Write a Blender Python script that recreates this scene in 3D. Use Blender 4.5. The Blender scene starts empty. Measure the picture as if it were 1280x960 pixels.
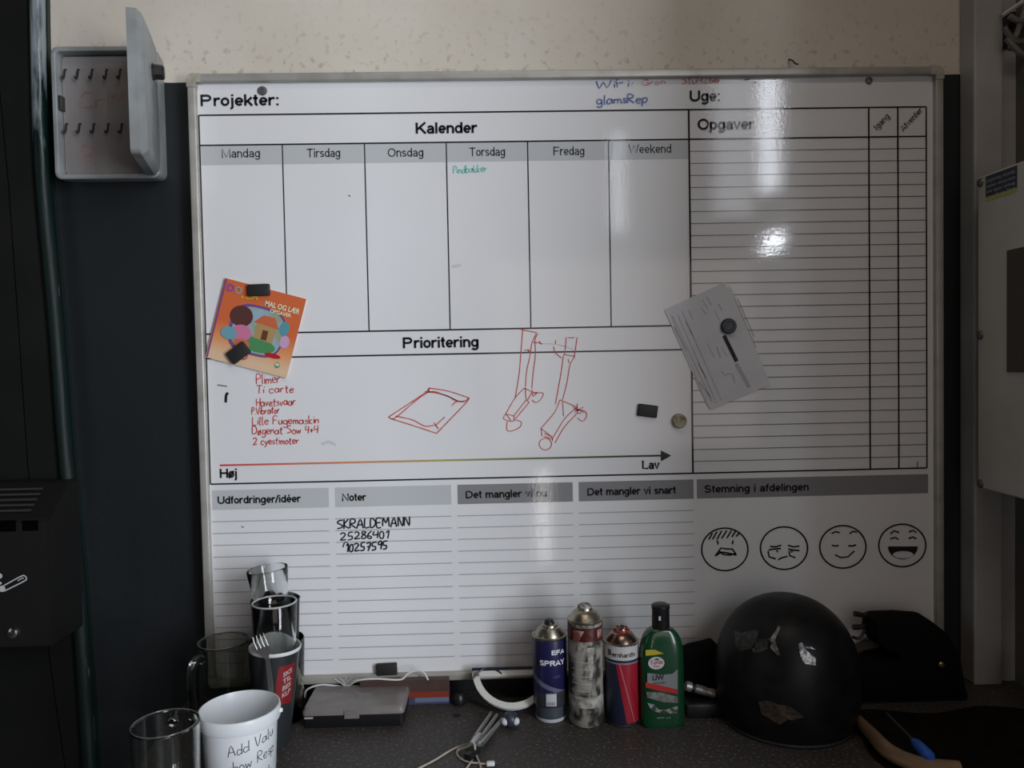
import bpy, bmesh, math, random
from mathutils import Vector, Matrix
random.seed(7)
PI = math.pi
C = bpy.context.scene.collection
sc = bpy.context.scene

# ------------------------------------------------------------------ camera
F_PX = 960.0
YAW, PITCH, ROLL = 0.0233, 0.0315, -0.0192
CAM = Vector((0.0, -1.537, 0.68))
_F = Vector((math.sin(YAW)*math.cos(PITCH), math.cos(YAW)*math.cos(PITCH), -math.sin(PITCH)))
_R = Vector((math.cos(YAW), -math.sin(YAW), 0))
_U = _R.cross(_F)
R_ = _R*math.cos(ROLL) + _U*math.sin(ROLL)
U_ = -_R*math.sin(ROLL) + _U*math.cos(ROLL)
cam_d = bpy.data.cameras.new('camera')
cam_d.sensor_width = 36.0
cam_d.lens = F_PX*36/1280
cam_d.clip_start = 0.02
cam = bpy.data.objects.new('camera', cam_d)
C.objects.link(cam)
M = Matrix((R_, U_, -_F)).transposed().to_4x4()
M.translation = CAM
cam.matrix_world = M
sc.camera = cam
sc.view_settings.view_transform = 'Standard'
sc.view_settings.look = 'None'
sc.view_settings.gamma = 1.0
sc.view_settings.exposure = 0.18
sc.view_settings.use_curve_mapping = False

# ------------------------------------------------------------------ world and lights
w = bpy.data.worlds.new('world'); sc.world = w; w.use_nodes = True
w.node_tree.nodes['Background'].inputs[0].default_value = (0.55, 0.68, 0.9, 1)
w.node_tree.nodes['Background'].inputs[1].default_value = 0.6
BACK = -4.2

def area(name, loc, size, rot, power, col=(1, 1, 1), shape='RECTANGLE'):
    l = bpy.data.lights.new(name, 'AREA'); l.shape = shape
    l.size, l.size_y = size; l.energy = power; l.color = col
    o = bpy.data.objects.new(name, l); C.objects.link(o)
    o.location = loc; o.rotation_euler = rot
    o['kind'] = 'structure'
    return o
# daylight through the gate and windows behind the photographer, to the right; one added fill among them
def win(name, x0, x1, z0, z1, rad, col=(1, 1, 1), tilt=0.0):
    sx, sz = x1-x0, z1-z0
    return area(name, ((x0+x1)/2, BACK+0.03, (z0+z1)/2), (sx, sz), (PI/2, tilt, 0), rad*sx*sz*PI, col)
DAY = (0.90, 0.96, 1.05)
win('window_and_fill_light', 2.62, 4.12, -0.8, 3.25, 14.8, DAY)          # open gate, hidden from the board's right by the partition
win('window_and_fill_light', 2.00, 2.15, 1.90, 3.25, 17.0, DAY)           # window beside the gate
win('window_and_fill_light', 1.66, 1.95, 1.72, 3.25, 3.6, DAY)            # dusty panes
win('window_and_fill_light', 0.0, 1.95, 0.0, 1.40, 1.0, (1.0, 0.84, 0.78))   # added dull warm fill panel, unseen, brightens the board's right side
win('window_and_fill_light', 0.90, 0.99, 1.62, 2.33, 7.0, DAY)            # slit
win('window_and_fill_light', 2.02, 2.19, 1.48, 1.56, 55.0, DAY, tilt=-0.6)   # bare inspection lamp
win('window_and_fill_light', 0.31, 0.39, -0.83, -0.15, 9.0, (1.0, 0.93, 0.90))  # gap under the door
area('ceiling_fill', (0.20, -1.35, 2.65), (1.2, 0.25), (0, 0, 0), 6.0, (1.0, 0.84, 0.70))  # added warm fill overhead, placed outside the board's reflection
# added weak cool fill, unseen, far left behind the photographer
area('left_fill_light', (-3.3, -2.6, 1.2), (1.6, 1.8), (PI/2, 0, -PI/2), 6, (0.80, 0.90, 1.0))

def ray(px, py):
    return _F + R_*((px-640)/F_PX) + U_*((480-py)/F_PX)
def on_y(px, py, y=0.0):
    d = ray(px, py); t = (y-CAM.y)/d.y; return CAM + d*t
def on_z(px, py, z=0.0):
    d = ray(px, py); t = (z-CAM.z)/d.z; return CAM + d*t
def on_x(px, py, x):
    d = ray(px, py); t = (x-CAM.x)/d.x; return CAM + d*t

# ------------------------------------------------------------------ materials
def srgb(c):
    return tuple((v/255/12.92 if v/255 <= 0.04045 else ((v/255+0.055)/1.055)**2.4) for v in c)
MATS = {}
def mat(name, col, rough=0.5, metal=0.0, col2=None, scale=20.0, lo=0.4, hi=0.6, bump=0.0, bscale=None, detail=5.0,
        spec=0.5, coat=0.0, trans=0.0, ior=1.45, alpha=1.0, stretch=None, rough2=None):
    if name in MATS: return MATS[name]
    m = bpy.data.materials.new(name); m.use_nodes = True; nt = m.node_tree; N = nt.nodes; L = nt.links
    b = N['Principled BSDF']
    b.inputs['Base Color'].default_value = (*col, 1); b.inputs['Roughness'].default_value = rough
    b.inputs['Metallic'].default_value = metal; b.inputs['Specular IOR Level'].default_value = spec
    b.inputs['Coat Weight'].default_value = coat; b.inputs['Coat Roughness'].default_value = 0.08
    b.inputs['Transmission Weight'].default_value = trans; b.inputs['IOR'].default_value = ior
    b.inputs['Alpha'].default_value = alpha
    tc = N.new('ShaderNodeTexCoord'); src = tc.outputs['Object']
    if stretch:
        mp = N.new('ShaderNodeMapping'); mp.inputs['Scale'].default_value = stretch
        L.new(src, mp.inputs['Vector']); src = mp.outputs['Vector']
    if col2 is not None:
        n = N.new('ShaderNodeTexNoise'); n.inputs['Scale'].default_value = scale; n.inputs['Detail'].default_value = detail
        L.new(src, n.inputs['Vector'])
        r = N.new('ShaderNodeValToRGB'); r.color_ramp.elements[0].position = lo; r.color_ramp.elements[1].position = hi
        r.color_ramp.elements[0].color = (*col, 1); r.color_ramp.elements[1].color = (*col2, 1)
        L.new(n.outputs['Fac'], r.inputs['Fac']); L.new(r.outputs['Color'], b.inputs['Base Color'])
        if rough2 is not None:
            mr = N.new('ShaderNodeMapRange'); mr.inputs['From Min'].default_value = lo; mr.inputs['From Max'].default_value = hi
            mr.inputs['To Min'].default_value = rough; mr.inputs['To Max'].default_value = rough2
            L.new(n.outputs['Fac'], mr.inputs['Value']); L.new(mr.outputs['Result'], b.inputs['Roughness'])
    if bump:
        n2 = N.new('ShaderNodeTexNoise'); n2.inputs['Scale'].default_value = bscale or scale; n2.inputs['Detail'].default_value = 4
        L.new(src, n2.inputs['Vector'])
        bp = N.new('ShaderNodeBump'); bp.inputs['Strength'].default_value = bump; bp.inputs['Distance'].default_value = 0.002
        L.new(n2.outputs['Fac'], bp.inputs['Height']); L.new(bp.outputs['Normal'], b.inputs['Normal'])
    MATS[name] = m
    return m

def glassmat(name, col=(0.96, 0.98, 0.97), ior=1.45):
    m = bpy.data.materials.new(name); m.use_nodes = True; b = m.node_tree.nodes['Principled BSDF']
    b.inputs['Base Color'].default_value = (*col, 1); b.inputs['Transmission Weight'].default_value = 1
    b.inputs['Roughness'].default_value = 0.02; b.inputs['IOR'].default_value = ior
    n = m.node_tree.nodes.new('ShaderNodeTexNoise'); n.inputs['Scale'].default_value = 30
    mr = m.node_tree.nodes.new('ShaderNodeMapRange'); mr.inputs['From Min'].default_value = 0.45; mr.inputs['From Max'].default_value = 0.8
    mr.inputs['To Min'].default_value = 0.02; mr.inputs['To Max'].default_value = 0.14
    m.node_tree.links.new(n.outputs['Fac'], mr.inputs['Value']); m.node_tree.links.new(mr.outputs['Result'], b.inputs['Roughness'])
    return m

# ------------------------------------------------------------------ mesh helpers
def obj(name, bm, m, parent=None, smooth=False, loc=None):
    me = bpy.data.meshes.new(name); bmesh.ops.recalc_face_normals(bm, faces=bm.faces)
    bm.to_mesh(me); bm.free()
    if m is not None:
        for mm in (m if isinstance(m, (list, tuple)) else [m]): me.materials.append(mm)
    if smooth:
        for p in me.polygons: p.use_smooth = True
        try: me.set_sharp_from_angle(angle=math.radians(40))
        except Exception: pass
    o = bpy.data.objects.new(name, me); C.objects.link(o)
    if parent is not None: o.parent = parent
    if loc is not None: o.location = loc
    return o
def tag(o, label=None, cat=None, group=None):
    if label: o['label'] = label
    if cat: o['category'] = cat
    if group: o['group'] = group
    return o
def thing(name, label, cat, loc=(0, 0, 0), rotz=0, group=None):
    o = bpy.data.objects.new(name, None); C.objects.link(o); o.empty_display_size = 0.02
    o.location = loc; o.rotation_euler = (0, 0, rotz)
    return tag(o, label, cat, group)
def struct(o):
    o['kind'] = 'structure'; return o
def box(bm, x0, x1, y0, y1, z0, z1, bev=0.0, seg=2, mtx=None):
    vs = [bm.verts.new((x, y, z)) for x in (x0, x1) for y in (y0, y1) for z in (z0, z1)]
    f = [(0, 1, 3, 2), (4, 6, 7, 5), (0, 4, 5, 1), (2, 3, 7, 6), (0, 2, 6, 4), (1, 5, 7, 3)]
    fs = [bm.faces.new([vs[i] for i in q]) for q in f]
    geom = vs
    if bev:
        es = list({e for q in fs for e in q.edges})
        r = bmesh.ops.bevel(bm, geom=es, offset=bev, segments=seg, profile=0.5, affect='EDGES')
        geom = list({v for q in r['faces'] for v in q.verts} | {v for v in vs if v.is_valid})
    if mtx is not None:
        bmesh.ops.transform(bm, matrix=mtx, verts=geom)
    return geom
def lathe(bm, prof, seg=40, c=(0, 0, 0), closed=False, a0=0.0, sx=1.0, sy=1.0):
    rings = []
    for r, z in prof:
        if r < 1e-6: rings.append([bm.verts.new((c[0], c[1], c[2]+z))])
        else: rings.append([bm.verts.new((c[0]+r*sx*math.cos(a0+2*PI*i/seg), c[1]+r*sy*math.sin(a0+2*PI*i/seg), c[2]+z)) for i in range(seg)])
    n = len(rings)
    for k in range(n if closed else n-1):
        A, B = rings[k], rings[(k+1) % n]
        for i in range(seg):
            j = (i+1) % seg
            if len(A) == 1 and len(B) == 1: continue
            if len(A) == 1: bm.faces.new((A[0], B[i], B[j]))
            elif len(B) == 1: bm.faces.new((A[i], A[j], B[0]))
            else: bm.faces.new((A[i], A[j], B[j], B[i]))
def tube(bm, pts, r, seg=8, caps=True):
    pts = [Vector(p) for p in pts]; n = len(pts)
    rs = r if isinstance(r, (list, tuple)) else [r]*n
    t = (pts[1]-pts[0]).normalized()
    up = Vector((0, 0, 1)) if abs(t.z) < 0.9 else Vector((1, 0, 0))
    u = t.cross(up).normalized(); rings = []
    for i, p in enumerate(pts):
        a = pts[max(i-1, 0)]; b = pts[min(i+1, n-1)]; t = (b-a).normalized()
        u = (u - t*u.dot(t)).normalized(); v = t.cross(u)
        rings.append([bm.verts.new(p + (u*math.cos(2*PI*k/seg)+v*math.sin(2*PI*k/seg))*rs[i]) for k in range(seg)])
    for A, B in zip(rings, rings[1:]):
        for k in range(seg):
            j = (k+1) % seg; bm.faces.new((A[k], A[j], B[j], B[k]))
    if caps: bm.faces.new(rings[0][::-1]); bm.faces.new(rings[-1])
def smooth_path(pts, sub=6):
    P = [Vector(p) for p in pts]; out = []
    for i in range(len(P)-1):
        p0 = P[max(i-1, 0)]; p1 = P[i]; p2 = P[i+1]; p3 = P[min(i+2, len(P)-1)]
        for k in range(sub):
            t = k/sub
            out.append(0.5*((2*p1)+(p2-p0)*t+(2*p0-5*p1+4*p2-p3)*t*t+(3*p1-p0-3*p2+p3)*t*t*t))
    out.append(P[-1]); return out
def ribbon2(bm, pts, w, fn):
    """flat stroke: pts are 2D, fn maps 2D to 3D"""
    n = len(pts)
    if n < 2: return
    L = []
    for i in range(n):
        a = pts[max(i-1, 0)]; b = pts[min(i+1, n-1)]
        dx, dy = b[0]-a[0], b[1]-a[1]; l = math.hypot(dx, dy) or 1
        nx, ny = -dy/l*w/2, dx/l*w/2
        L.append((bm.verts.new(fn(pts[i][0]+nx, pts[i][1]+ny)), bm.verts.new(fn(pts[i][0]-nx, pts[i][1]-ny))))
    for (a, b), (c, d) in zip(L, L[1:]): bm.faces.new((a, b, d, c))
def poly(bm, pts, fn):
    bm.faces.new([bm.verts.new(fn(*p)) for p in pts])
def text_verts(s, bold=0.0):
    cu = bpy.data.curves.new('t', 'FONT'); cu.body = s; cu.size = 1.0; cu.offset = bold; cu.resolution_u = 4
    o = bpy.data.objects.new('t', cu); C.objects.link(o)
    dg = bpy.context.evaluated_depsgraph_get(); me = bpy.data.meshes.new_from_object(o.evaluated_get(dg))
    vs = [tuple(v.co) for v in me.vertices]; fs = [tuple(p.vertices) for p in me.polygons]
    bpy.data.objects.remove(o); bpy.data.curves.remove(cu); bpy.data.meshes.remove(me)
    x0 = min(v[0] for v in vs); x1 = max(v[0] for v in vs)
    return [((v[0]-x0)/(x1-x0), v[1]/0.727) for v in vs], fs    # x in 0..1, y in cap heights
def arc(cx, cy, rx, ry, a0, a1, n=14):
    return [(cx+rx*math.cos(math.radians(a0+(a1-a0)*i/n)), cy+ry*math.sin(math.radians(a0+(a1-a0)*i/n))) for i in range(n+1)]
H_ = .09; XT = .645; CY = .3675; RY = .2775
def sans(ch):
    """centre lines of a plain grotesque alphabet; returns (advance, strokes)"""
    o = arc(.29, CY, .20, RY, 0, 360, 24)
    d = {
    'P': (.80, [[(.1, 0), (.1, 1)], [(.1, .91), (.42, .91)]+arc(.42, .70, .21, .21, 80, -90)+[(.1, .49)]]),
    'r': (.44, [[(.1, 0), (.1, .725)], [(.1, .42)]+arc(.32, .42, .20, .225, 170, 78)+[(.42, .64)]]),
    'o': (.58, [o]), 'ø': (.58, [o, [(.06, -.03), (.52, .76)]]),
    'j': (.28, [[(.16, .725), (.16, -.08)]+arc(.04, -.08, .12, .13, 0, -95), [(.16, .84), (.16, 1.0)]]),
    'e': (.57, [[(.10, .36), (.48, .36)]+arc(.29, CY, .195, RY, 2, 318, 22)]),
    'é': (.57, [[(.10, .36), (.48, .36)]+arc(.29, CY, .195, RY, 2, 318, 22), [(.24, .82), (.36, 1.0)]]),
    'k': (.56, [[(.1, 0), (.1, 1)], [(.50, .725), (.14, .30)], [(.24, .42), (.52, 0)]]),
    't': (.36, [[(.17, .95), (.17, .2)]+arc(.29, .2, .12, .115, 180, 275), [(.02, .655), (.32, .655)]]),
    ':': (.28, [[(.14, 0), (.14, .17)], [(.14, .55), (.14, .72)]]),
    'K': (.78, [[(.1, 0), (.1, 1)], [(.70, 1), (.14, .38)], [(.30, .56), (.72, 0)]]),
    'a': (.57, [arc(.28, .46, .18, .185, 160, 0)+[(.46, .1), (.49, 0)], [(.46, .42), (.26, .37)]+arc(.24, .225, .15, .145, 100, 270)+arc(.26, .28, .20, .20, 280, 345, 6)]),
    'l': (.24, [[(.12, 0), (.12, 1)]]), 'i': (.24, [[(.12, 0), (.12, .725)], [(.12, .84), (.12, 1)]]),
    'n': (.58, [[(.1, 0), (.1, .725)], [(.1, .42)]+arc(.29, .42, .19, .225, 175, 0)+[(.48, 0)]]),
    'm': (.88, [[(.1, 0), (.1, .725)], [(.1, .45)]+arc(.27, .45, .165, .195, 175, 0)+[(.435, 0)], [(.435, .45)]+arc(.605, .45, .165, .195, 175, 0)+[(.77, 0)]]),
    'd': (.60, [[(.49, 0), (.49, 1)], arc(.29, CY, .195, RY, 0, 360, 24)]),
    'b': (.60, [[(.1, 0), (.1, 1)], arc(.30, CY, .195, RY, 0, 360, 24)]),
    'p': (.60, [[(.1, -.28), (.1, .725)], arc(.30, CY, .195, RY, 0, 360, 24)]),
    'g': (.60, [[(.49, .725), (.49, -.04)]+arc(.29, -.03, .20, .17, 0, -160, 12), arc(.29, CY, .195, RY-.005, 0, 360, 24)]),
    's': (.53, [arc(.26, .515, .165, .13, 20, 250, 12)[:-3]+[(.20, .40), (.32, .335)]+arc(.26, .215, .175, .13, 70, -160, 12)[1:]]),
    'f': (.36, [[(.16, 0), (.16, .78)]+arc(.30, .78, .14, .135, 180, 85, 8), [(.02, .655), (.33, .655)]]),
    'v': (.55, [[(.06, .725), (.275, .02), (.49, .725)]]), 'y': (.55, [[(.06, .725), (.275, .06)], [(.49, .725), (.25, -.1), (.08, -.2)]]),
    'w': (.8, [[(.05, .725), (.23, .04), (.40, .66), (.57, .04), (.75, .725)]]),
    'M': (.96, [[(.1, 0), (.1, .97), (.48, .08), (.86, .97), (.86, 0)]]),
    'T': (.76, [[(.38, 0), (.38, 1)], [(.04, .91), (.72, .91)]]),
    'O': (.90, [arc(.45, .5, .35, .415, 0, 360, 28)]),
    'F': (.72, [[(.1, 0), (.1, 1)], [(.1, .91), (.66, .91)], [(.1, .50), (.58, .50)]]),
    'W': (1.12, [[(.05, 1), (.28, .05), (.56, .92), (.84, .05), (1.07, 1)]]),
    'U': (.82, [[(.11, 1), (.11, .38)]+arc(.41, .38, .30, .30, 180, 360)+[(.71, 1)]]),
    'I': (.30, [[(.15, 0), (.15, 1)]]), 'A': (.80, [[(.04, 0), (.40, .96), (.76, 0)], [(.18, .30), (.62, .30)]]),
    'H': (.82, [[(.1, 0), (.1, 1)], [(.72, 0), (.72, 1)], [(.1, .53), (.72, .53)]]), 'L': (.66, [[(.1, 1), (.1, .09), (.62, .09)]]),
    'N': (.82, [[(.1, 0), (.1, .97), (.72, .03), (.72, 1)]]), 'D': (.82, [[(.1, 0), (.1, .91), (.34, .91)]+arc(.34, .5, .37, .41, 88, -88)+[(.1, .09)]]),
    'S': (.75, [arc(.37, .70, .25, .215, 25, 250, 14)[:-3]+[(.27, .53), (.48, .46)]+arc(.37, .295, .27, .21, 65, -165, 14)[1:]]),
    'E': (.72, [[(.1, 0), (.1, 1)], [(.1, .91), (.66, .91)], [(.1, .52), (.62, .52)], [(.1, .09), (.68, .09)]]),
    'R': (.80, [[(.1, 0), (.1, 1)], [(.1, .91), (.44, .91)]+arc(.44, .715, .21, .195, 80, -90)+[(.1, .52)], [(.40, .5), (.72, 0)]]),
    'Y': (.76, [[(.05, 1), (.38, .45), (.71, 1)], [(.38, .45), (.38, 0)]]),
    'B': (.78, [[(.1, 0), (.1, 1)], [(.1, .91), (.42, .91)]+arc(.42, .725, .18, .185, 80, -90)+[(.1, .54)], [(.42, .54)]+arc(.44, .315, .22, .225, 85, -88)+[(.1, .09)]]),
    'h': (.58, [[(.1, 0), (.1, 1)], [(.1, .42)]+arc(.29, .42, .19, .225, 175, 0)+[(.48, 0)]]),
    'u': (.58, [[(.1, .725), (.1, .30)]+arc(.29, .30, .19, .215, 180, 355)+[(.48, .30)], [(.48, .725), (.48, 0)]]),
    '/': (.34, [[(.02, -.02), (.32, 1.0)]]), ' ': (.36, [])}
    return d.get(ch, (.5, [[(.1, 0), (.1, 1)]]))
def sans_bm(bm, s, fn, width, h, stem=.19):
    """fn maps local units (already scaled: width long, h cap height) to 3D"""
    tot = sum(sans(c)[0] for c in s); x = 0; k = width/tot; w = stem*h
    for c in s:
        adv, st = sans(c)
        for p in st: ribbon2(bm, [((x+q[0])*k, q[1]*h) for q in p], w, fn)
        x += adv
def text_bm(bm, s, fn, bold=0.0):
    vs, fs = text_verts(s, bold)
    V = [bm.verts.new(fn(*v)) for v in vs]
    for f in fs:
        try: bm.faces.new([V[i] for i in f])
        except ValueError: pass

# one-stroke handwriting alphabet: x, y in units of cap height
G = {
'A': '0,0 .3,1 .6,0;.12,.38 .5,.38', 'B': '0,0 0,1 .35,.95 .4,.72 .05,.52 .45,.4 .42,.08 0,0', 'D': '0,0 .02,1 .4,.85 .5,.45 .3,.08 0,0',
'E': '.45,1 0,1 0,0 .45,0;0,.5 .38,.52', 'F': '.45,1 0,1 0,0;0,.52 .35,.54', 'H': '0,0 0,1;.45,0 .45,1;0,.5 .45,.5', 'K': '0,0 0,1;.45,1 0,.45 .5,0',
'L': '0,1 0,0 .42,.02', 'M': '0,0 .05,1 .3,.4 .55,1 .62,0', 'N': '0,0 .03,1 .45,0 .5,1', 'P': '0,0 .02,1 .4,.9 .4,.6 .03,.5', 'R': '0,0 .02,1 .42,.9 .38,.6 .03,.5 .5,0',
'S': '.5,.95 .15,.9 .05,.7 .45,.4 .42,.12 0,.03', 'T': '0,1 .55,1;.28,1 .25,0', 'V': '0,1 .22,0 .5,1', 'W': '0,1 .2,.1 .4,.8 .6,.1 .85,1', 'C': '.5,.9 .2,1 0,.6 .1,.1 .5,.05',
'G': '.5,.9 .2,1 0,.6 .1,.1 .5,.1 .5,.45 .3,.45',
'a': '.4,.45 .15,.52 0,.25 .12,0 .35,.15 .4,.5 .45,.02', 'b': '0,1 0,0 .3,.02 .4,.3 .2,.5 0,.35', 'c': '.38,.45 .12,.5 0,.22 .15,0 .38,.05', 'd': '.38,.4 .12,.5 0,.2 .15,0 .38,.15;.4,1 .4,0',
'e': '0,.27 .36,.3 .3,.5 .08,.48 0,.2 .15,0 .38,.06', 'f': '.4,.95 .22,1 .15,.7 .14,0;0,.5 .35,.5', 'g': '.38,.45 .12,.5 0,.22 .18,.03 .38,.2;.4,.5 .38,-.25 .15,-.38 0,-.25',
'h': '0,1 0,0;0,.35 .22,.5 .36,.35 .38,0', 'i': '.05,.5 .05,0;.06,.72 .07,.78', 'k': '0,1 0,0;.32,.5 .02,.22 .36,0', 'l': '.05,1 .05,.05 .15,0', 'm': '0,.5 0,0;0,.35 .15,.5 .25,.35 .25,0;.25,.35 .42,.5 .5,.35 .52,0',
'n': '0,.5 .02,0;.02,.32 .2,.5 .34,.35 .36,0', 'o': '.2,.5 0,.3 .05,.03 .28,0 .38,.25 .2,.5', 'p': '0,.5 0,-.4;0,.4 .25,.52 .38,.28 .2,0 0,.08', 'r': '0,.5 .02,0;.02,.3 .15,.48 .32,.48',
's': '.3,.47 .08,.45 .08,.3 .3,.2 .25,.02 0,.03', 't': '.15,.85 .12,.05 .3,.02;0,.55 .32,.56', 'u': '0,.5 .05,.05 .25,.02 .36,.2 .37,.5 .4,0', 'v': '0,.5 .15,0 .35,.5', 'w': '0,.5 .1,0 .25,.4 .38,0 .52,.5',
'y': '0,.5 .15,.1;.38,.5 .15,-.1 0,-.38', 'x': '0,.5 .35,0;.33,.5 0,0', 'ø': '.2,.5 0,.3 .05,.03 .28,0 .38,.25 .2,.5;0,-.08 .4,.58',
'0': '.2,.95 0,.6 .05,.1 .28,.02 .42,.4 .38,.8 .2,.95', '1': '.1,.75 .3,1 .22,0', '2': '0,.8 .2,1 .42,.8 .3,.45 0,.03 .5,.08', '4': '.1,.95 0,.45 .42,.5;.42,.95 .35,0', '5': '.5,1 .12,.95 .06,.55 .4,.5 .38,.1 0,.02',
'6': '.38,1 .08,.6 .03,.15 .25,0 .4,.25 .1,.42', '7': '0,.95 .48,.97 .2,0;.1,.5 .4,.52', '8': '.4,.9 .1,.95 .08,.7 .38,.4 .35,.05 .05,.05 .05,.35 .4,.9', '9': '.4,.7 .15,.55 .03,.8 .25,1 .4,.85 .3,0',
':': '.05,.45 .06,.4;.05,.12 .06,.06', '.': '.03,.04 .07,0', '+': '.2,.1 .2,.6;0,.35 .4,.35', '/': '0,-.05 .35,1', '-': '0,.35 .3,.37', ',': '.05,.05 0,-.1',
}
def hand_strokes(s, jit=0.03, seed=1):
    rnd = random.Random(seed); x = 0; out = []
    for ch in s:
        if ch == ' ': x += 0.4; continue
        g = G.get(ch)
        if not g: x += 0.3; continue
        mx = 0; dy = rnd.uniform(-jit, jit)
        for st in g.split(';'):
            pts = [tuple(float(v) for v in p.split(',')) for p in st.split()]
            mx = max(mx, max(p[0] for p in pts))
            out.append([(x+p[0]+rnd.uniform(-jit, jit)*.6, p[1]+dy+rnd.uniform(-jit, jit)*.6) for p in pts])
        x += mx + 0.13
    return out, x
def hand(bm, s, fn2, x0, y0, x1, y1, h, w, seed=1):
    """write s from px (x0,y0) to (x1,y1) baseline, cap height h px; fn2 maps px to 3D"""
    st, tot = hand_strokes(s, 0.055, seed)
    dx, dy = (x1-x0)/tot, (y1-y0)/tot
    for pts in st:
        q = [(x0+p[0]*dx, y0+p[0]*dy-p[1]*h) for p in pts]
        if len(q) > 2: q = [(v.x, v.y) for v in smooth_path([(a, b, 0) for a, b in q], 3)]
        ribbon2(bm, q, w, fn2)

# ------------------------------------------------------------------ palette
board_white = mat('board_white', (0.72, 0.72, 0.725), 0.045, bump=0.04, bscale=160, spec=0.42, col2=(0.69, 0.69, 0.69), scale=3, lo=.35, hi=.7)
print_black = mat('print_black', (0.02, 0.02, 0.022), 0.045, bump=0.04, bscale=160, spec=0.42)
print_thin = mat('print_thin', (0.16, 0.15, 0.155), 0.12)
print_soft = mat('print_soft', (0.37, 0.385, 0.40), 0.12)
cell_light = mat('cell_light', (0.49, 0.505, 0.51), 0.045, bump=0.04, bscale=160, spec=0.42)
cell_grey = mat('cell_grey', (0.235, 0.235, 0.24), 0.045, bump=0.04, bscale=160, spec=0.42)
ink_red = mat('ink_red', (0.55, 0.045, 0.04), 0.5, col2=(0.62, 0.22, 0.2), scale=60, lo=.45, hi=.75)
ink_black = mat('ink_black', (0.015, 0.015, 0.018), 0.4)
ink_blue = mat('ink_blue', (0.05, 0.10, 0.32), 0.5, col2=(0.2, 0.25, 0.42), scale=80)
ink_green = mat('ink_green', (0.10, 0.52, 0.42), 0.5, col2=(0.3, .6, .52), scale=90)
ink_faint = mat('ink_faint', (0.50, 0.15, 0.16), 0.5, col2=(.58, .42, .42), scale=90)
alu = mat('dull_aluminium', (0.46, 0.445, 0.41), 0.42, 0.35, col2=(0.34, 0.32, 0.28), scale=25, lo=.45, hi=.8)
corner_plastic = mat('corner_plastic', (0.42, 0.40, 0.34), 0.5, col2=(.3, .28, .22), scale=60)
black_rubber = mat('black_rubber', (0.016, 0.015, 0.015), 0.6, bump=.2, bscale=300)
black_plastic = mat('black_plastic', (0.012, 0.012, 0.013), 0.35)
grey_plastic = mat('grey_box_plastic', (0.27, 0.285, 0.285), 0.35, col2=(0.21, 0.22, 0.22), scale=14)
grey_inner = mat('grey_inner_plastic', (0.27, 0.255, 0.25), 0.5, col2=(0.17, 0.145, 0.135), scale=7, lo=.4, hi=.75)
white_plastic = mat('white_plastic', (0.78, 0.79, 0.80), 0.3)
steel = mat('steel', (0.62, 0.60, 0.57), 0.22, 1.0, col2=(.4, .38, .35), scale=40, lo=.5, hi=.8)
dark_steel = mat('dark_steel', (0.10, 0.10, 0.10), 0.4, 0.8)
GLASS = glassmat('clear_glass')
GLASS_D = glassmat('smoky_glass', (0.80, 0.80, 0.76))

# ------------------------------------------------------------------ the room
WALL = 0.03
z_paint = on_y(222, 103, WALL).z
def two_tone():
    m = bpy.data.materials.new('painted_wall'); m.use_nodes = True; nt = m.node_tree; N = nt.nodes; L = nt.links; b = N['Principled BSDF']
    g = N.new('ShaderNodeNewGeometry'); sp = N.new('ShaderNodeSeparateXYZ'); L.new(g.outputs['Position'], sp.inputs[0])
    def noise(s, d=5):
        n = N.new('ShaderNodeTexNoise'); n.inputs['Scale'].default_value = s; n.inputs['Detail'].default_value = d; L.new(g.outputs['Position'], n.inputs['Vector']); return n.outputs['Fac']
    def ramp(src, a, b_, c0, c1):
        r = N.new('ShaderNodeValToRGB'); e = r.color_ramp.elements; e[0].position = a; e[1].position = b_; e[0].color = (*c0, 1); e[1].color = (*c1, 1); L.new(src, r.inputs['Fac']); return r.outputs['Color']
    def mth(op, a, b_):
        n = N.new('ShaderNodeMath'); n.operation = op
        for i, v in enumerate((a, b_)):
            if isinstance(v, (int, float)): n.inputs[i].default_value = v
            else: L.new(v, n.inputs[i])
        return n.outputs[0]
    def mix(f, a, b_):
        n = N.new('ShaderNodeMix'); n.data_type = 'RGBA'
        L.new(f, n.inputs[0])
        for i, v in ((6, a), (7, b_)):
            if isinstance(v, tuple): n.inputs[i].default_value = (*v, 1)
            else: L.new(v, n.inputs[i])
        return n.outputs[2]
    beige = ramp(noise(5), .35, .7, (0.60, 0.555, 0.475), (0.54, 0.49, 0.41))
    # dirt specks, denser just above the board
    near = mth('MULTIPLY', mth('SUBTRACT', 1.42, sp.outputs['Z']), 3.0)
    near = mth('MAXIMUM', mth('MINIMUM', near, 1.0), 0.12)
    specks = mth('MULTIPLY', ramp(noise(70, 9), .57, .68, (0, 0, 0), (1, 1, 1)), near)
    beige = mix(specks, beige, (0.22, 0.16, 0.11))
    dark = ramp(noise(3), .3, .7, (0.0065, 0.0090, 0.0108), (0.0095, 0.012, 0.014))
    dsp = ramp(noise(130, 2), .77, .80, (0, 0, 0), (.35, .35, .35))
    dark = mix(dsp, dark, (0.10, 0.13, 0.14))
    edge = mth('ADD', sp.outputs['Z'], mth('MULTIPLY', noise(14), 0.004))
    fac = mth('GREATER_THAN', edge, z_paint+0.002)
    L.new(mix(fac, dark, beige), b.inputs['Base Color'])
    rr = mth('ADD', mth('MULTIPLY', fac, 0.25), 0.5); L.new(rr, b.inputs['Roughness'])
    bp = N.new('ShaderNodeBump'); bp.inputs['Strength'].default_value = .25; bp.inputs['Distance'].default_value = .003
    L.new(noise(35, 6), bp.inputs['Height']); L.new(bp.outputs['Normal'], b.inputs['Normal'])
    return m
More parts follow.
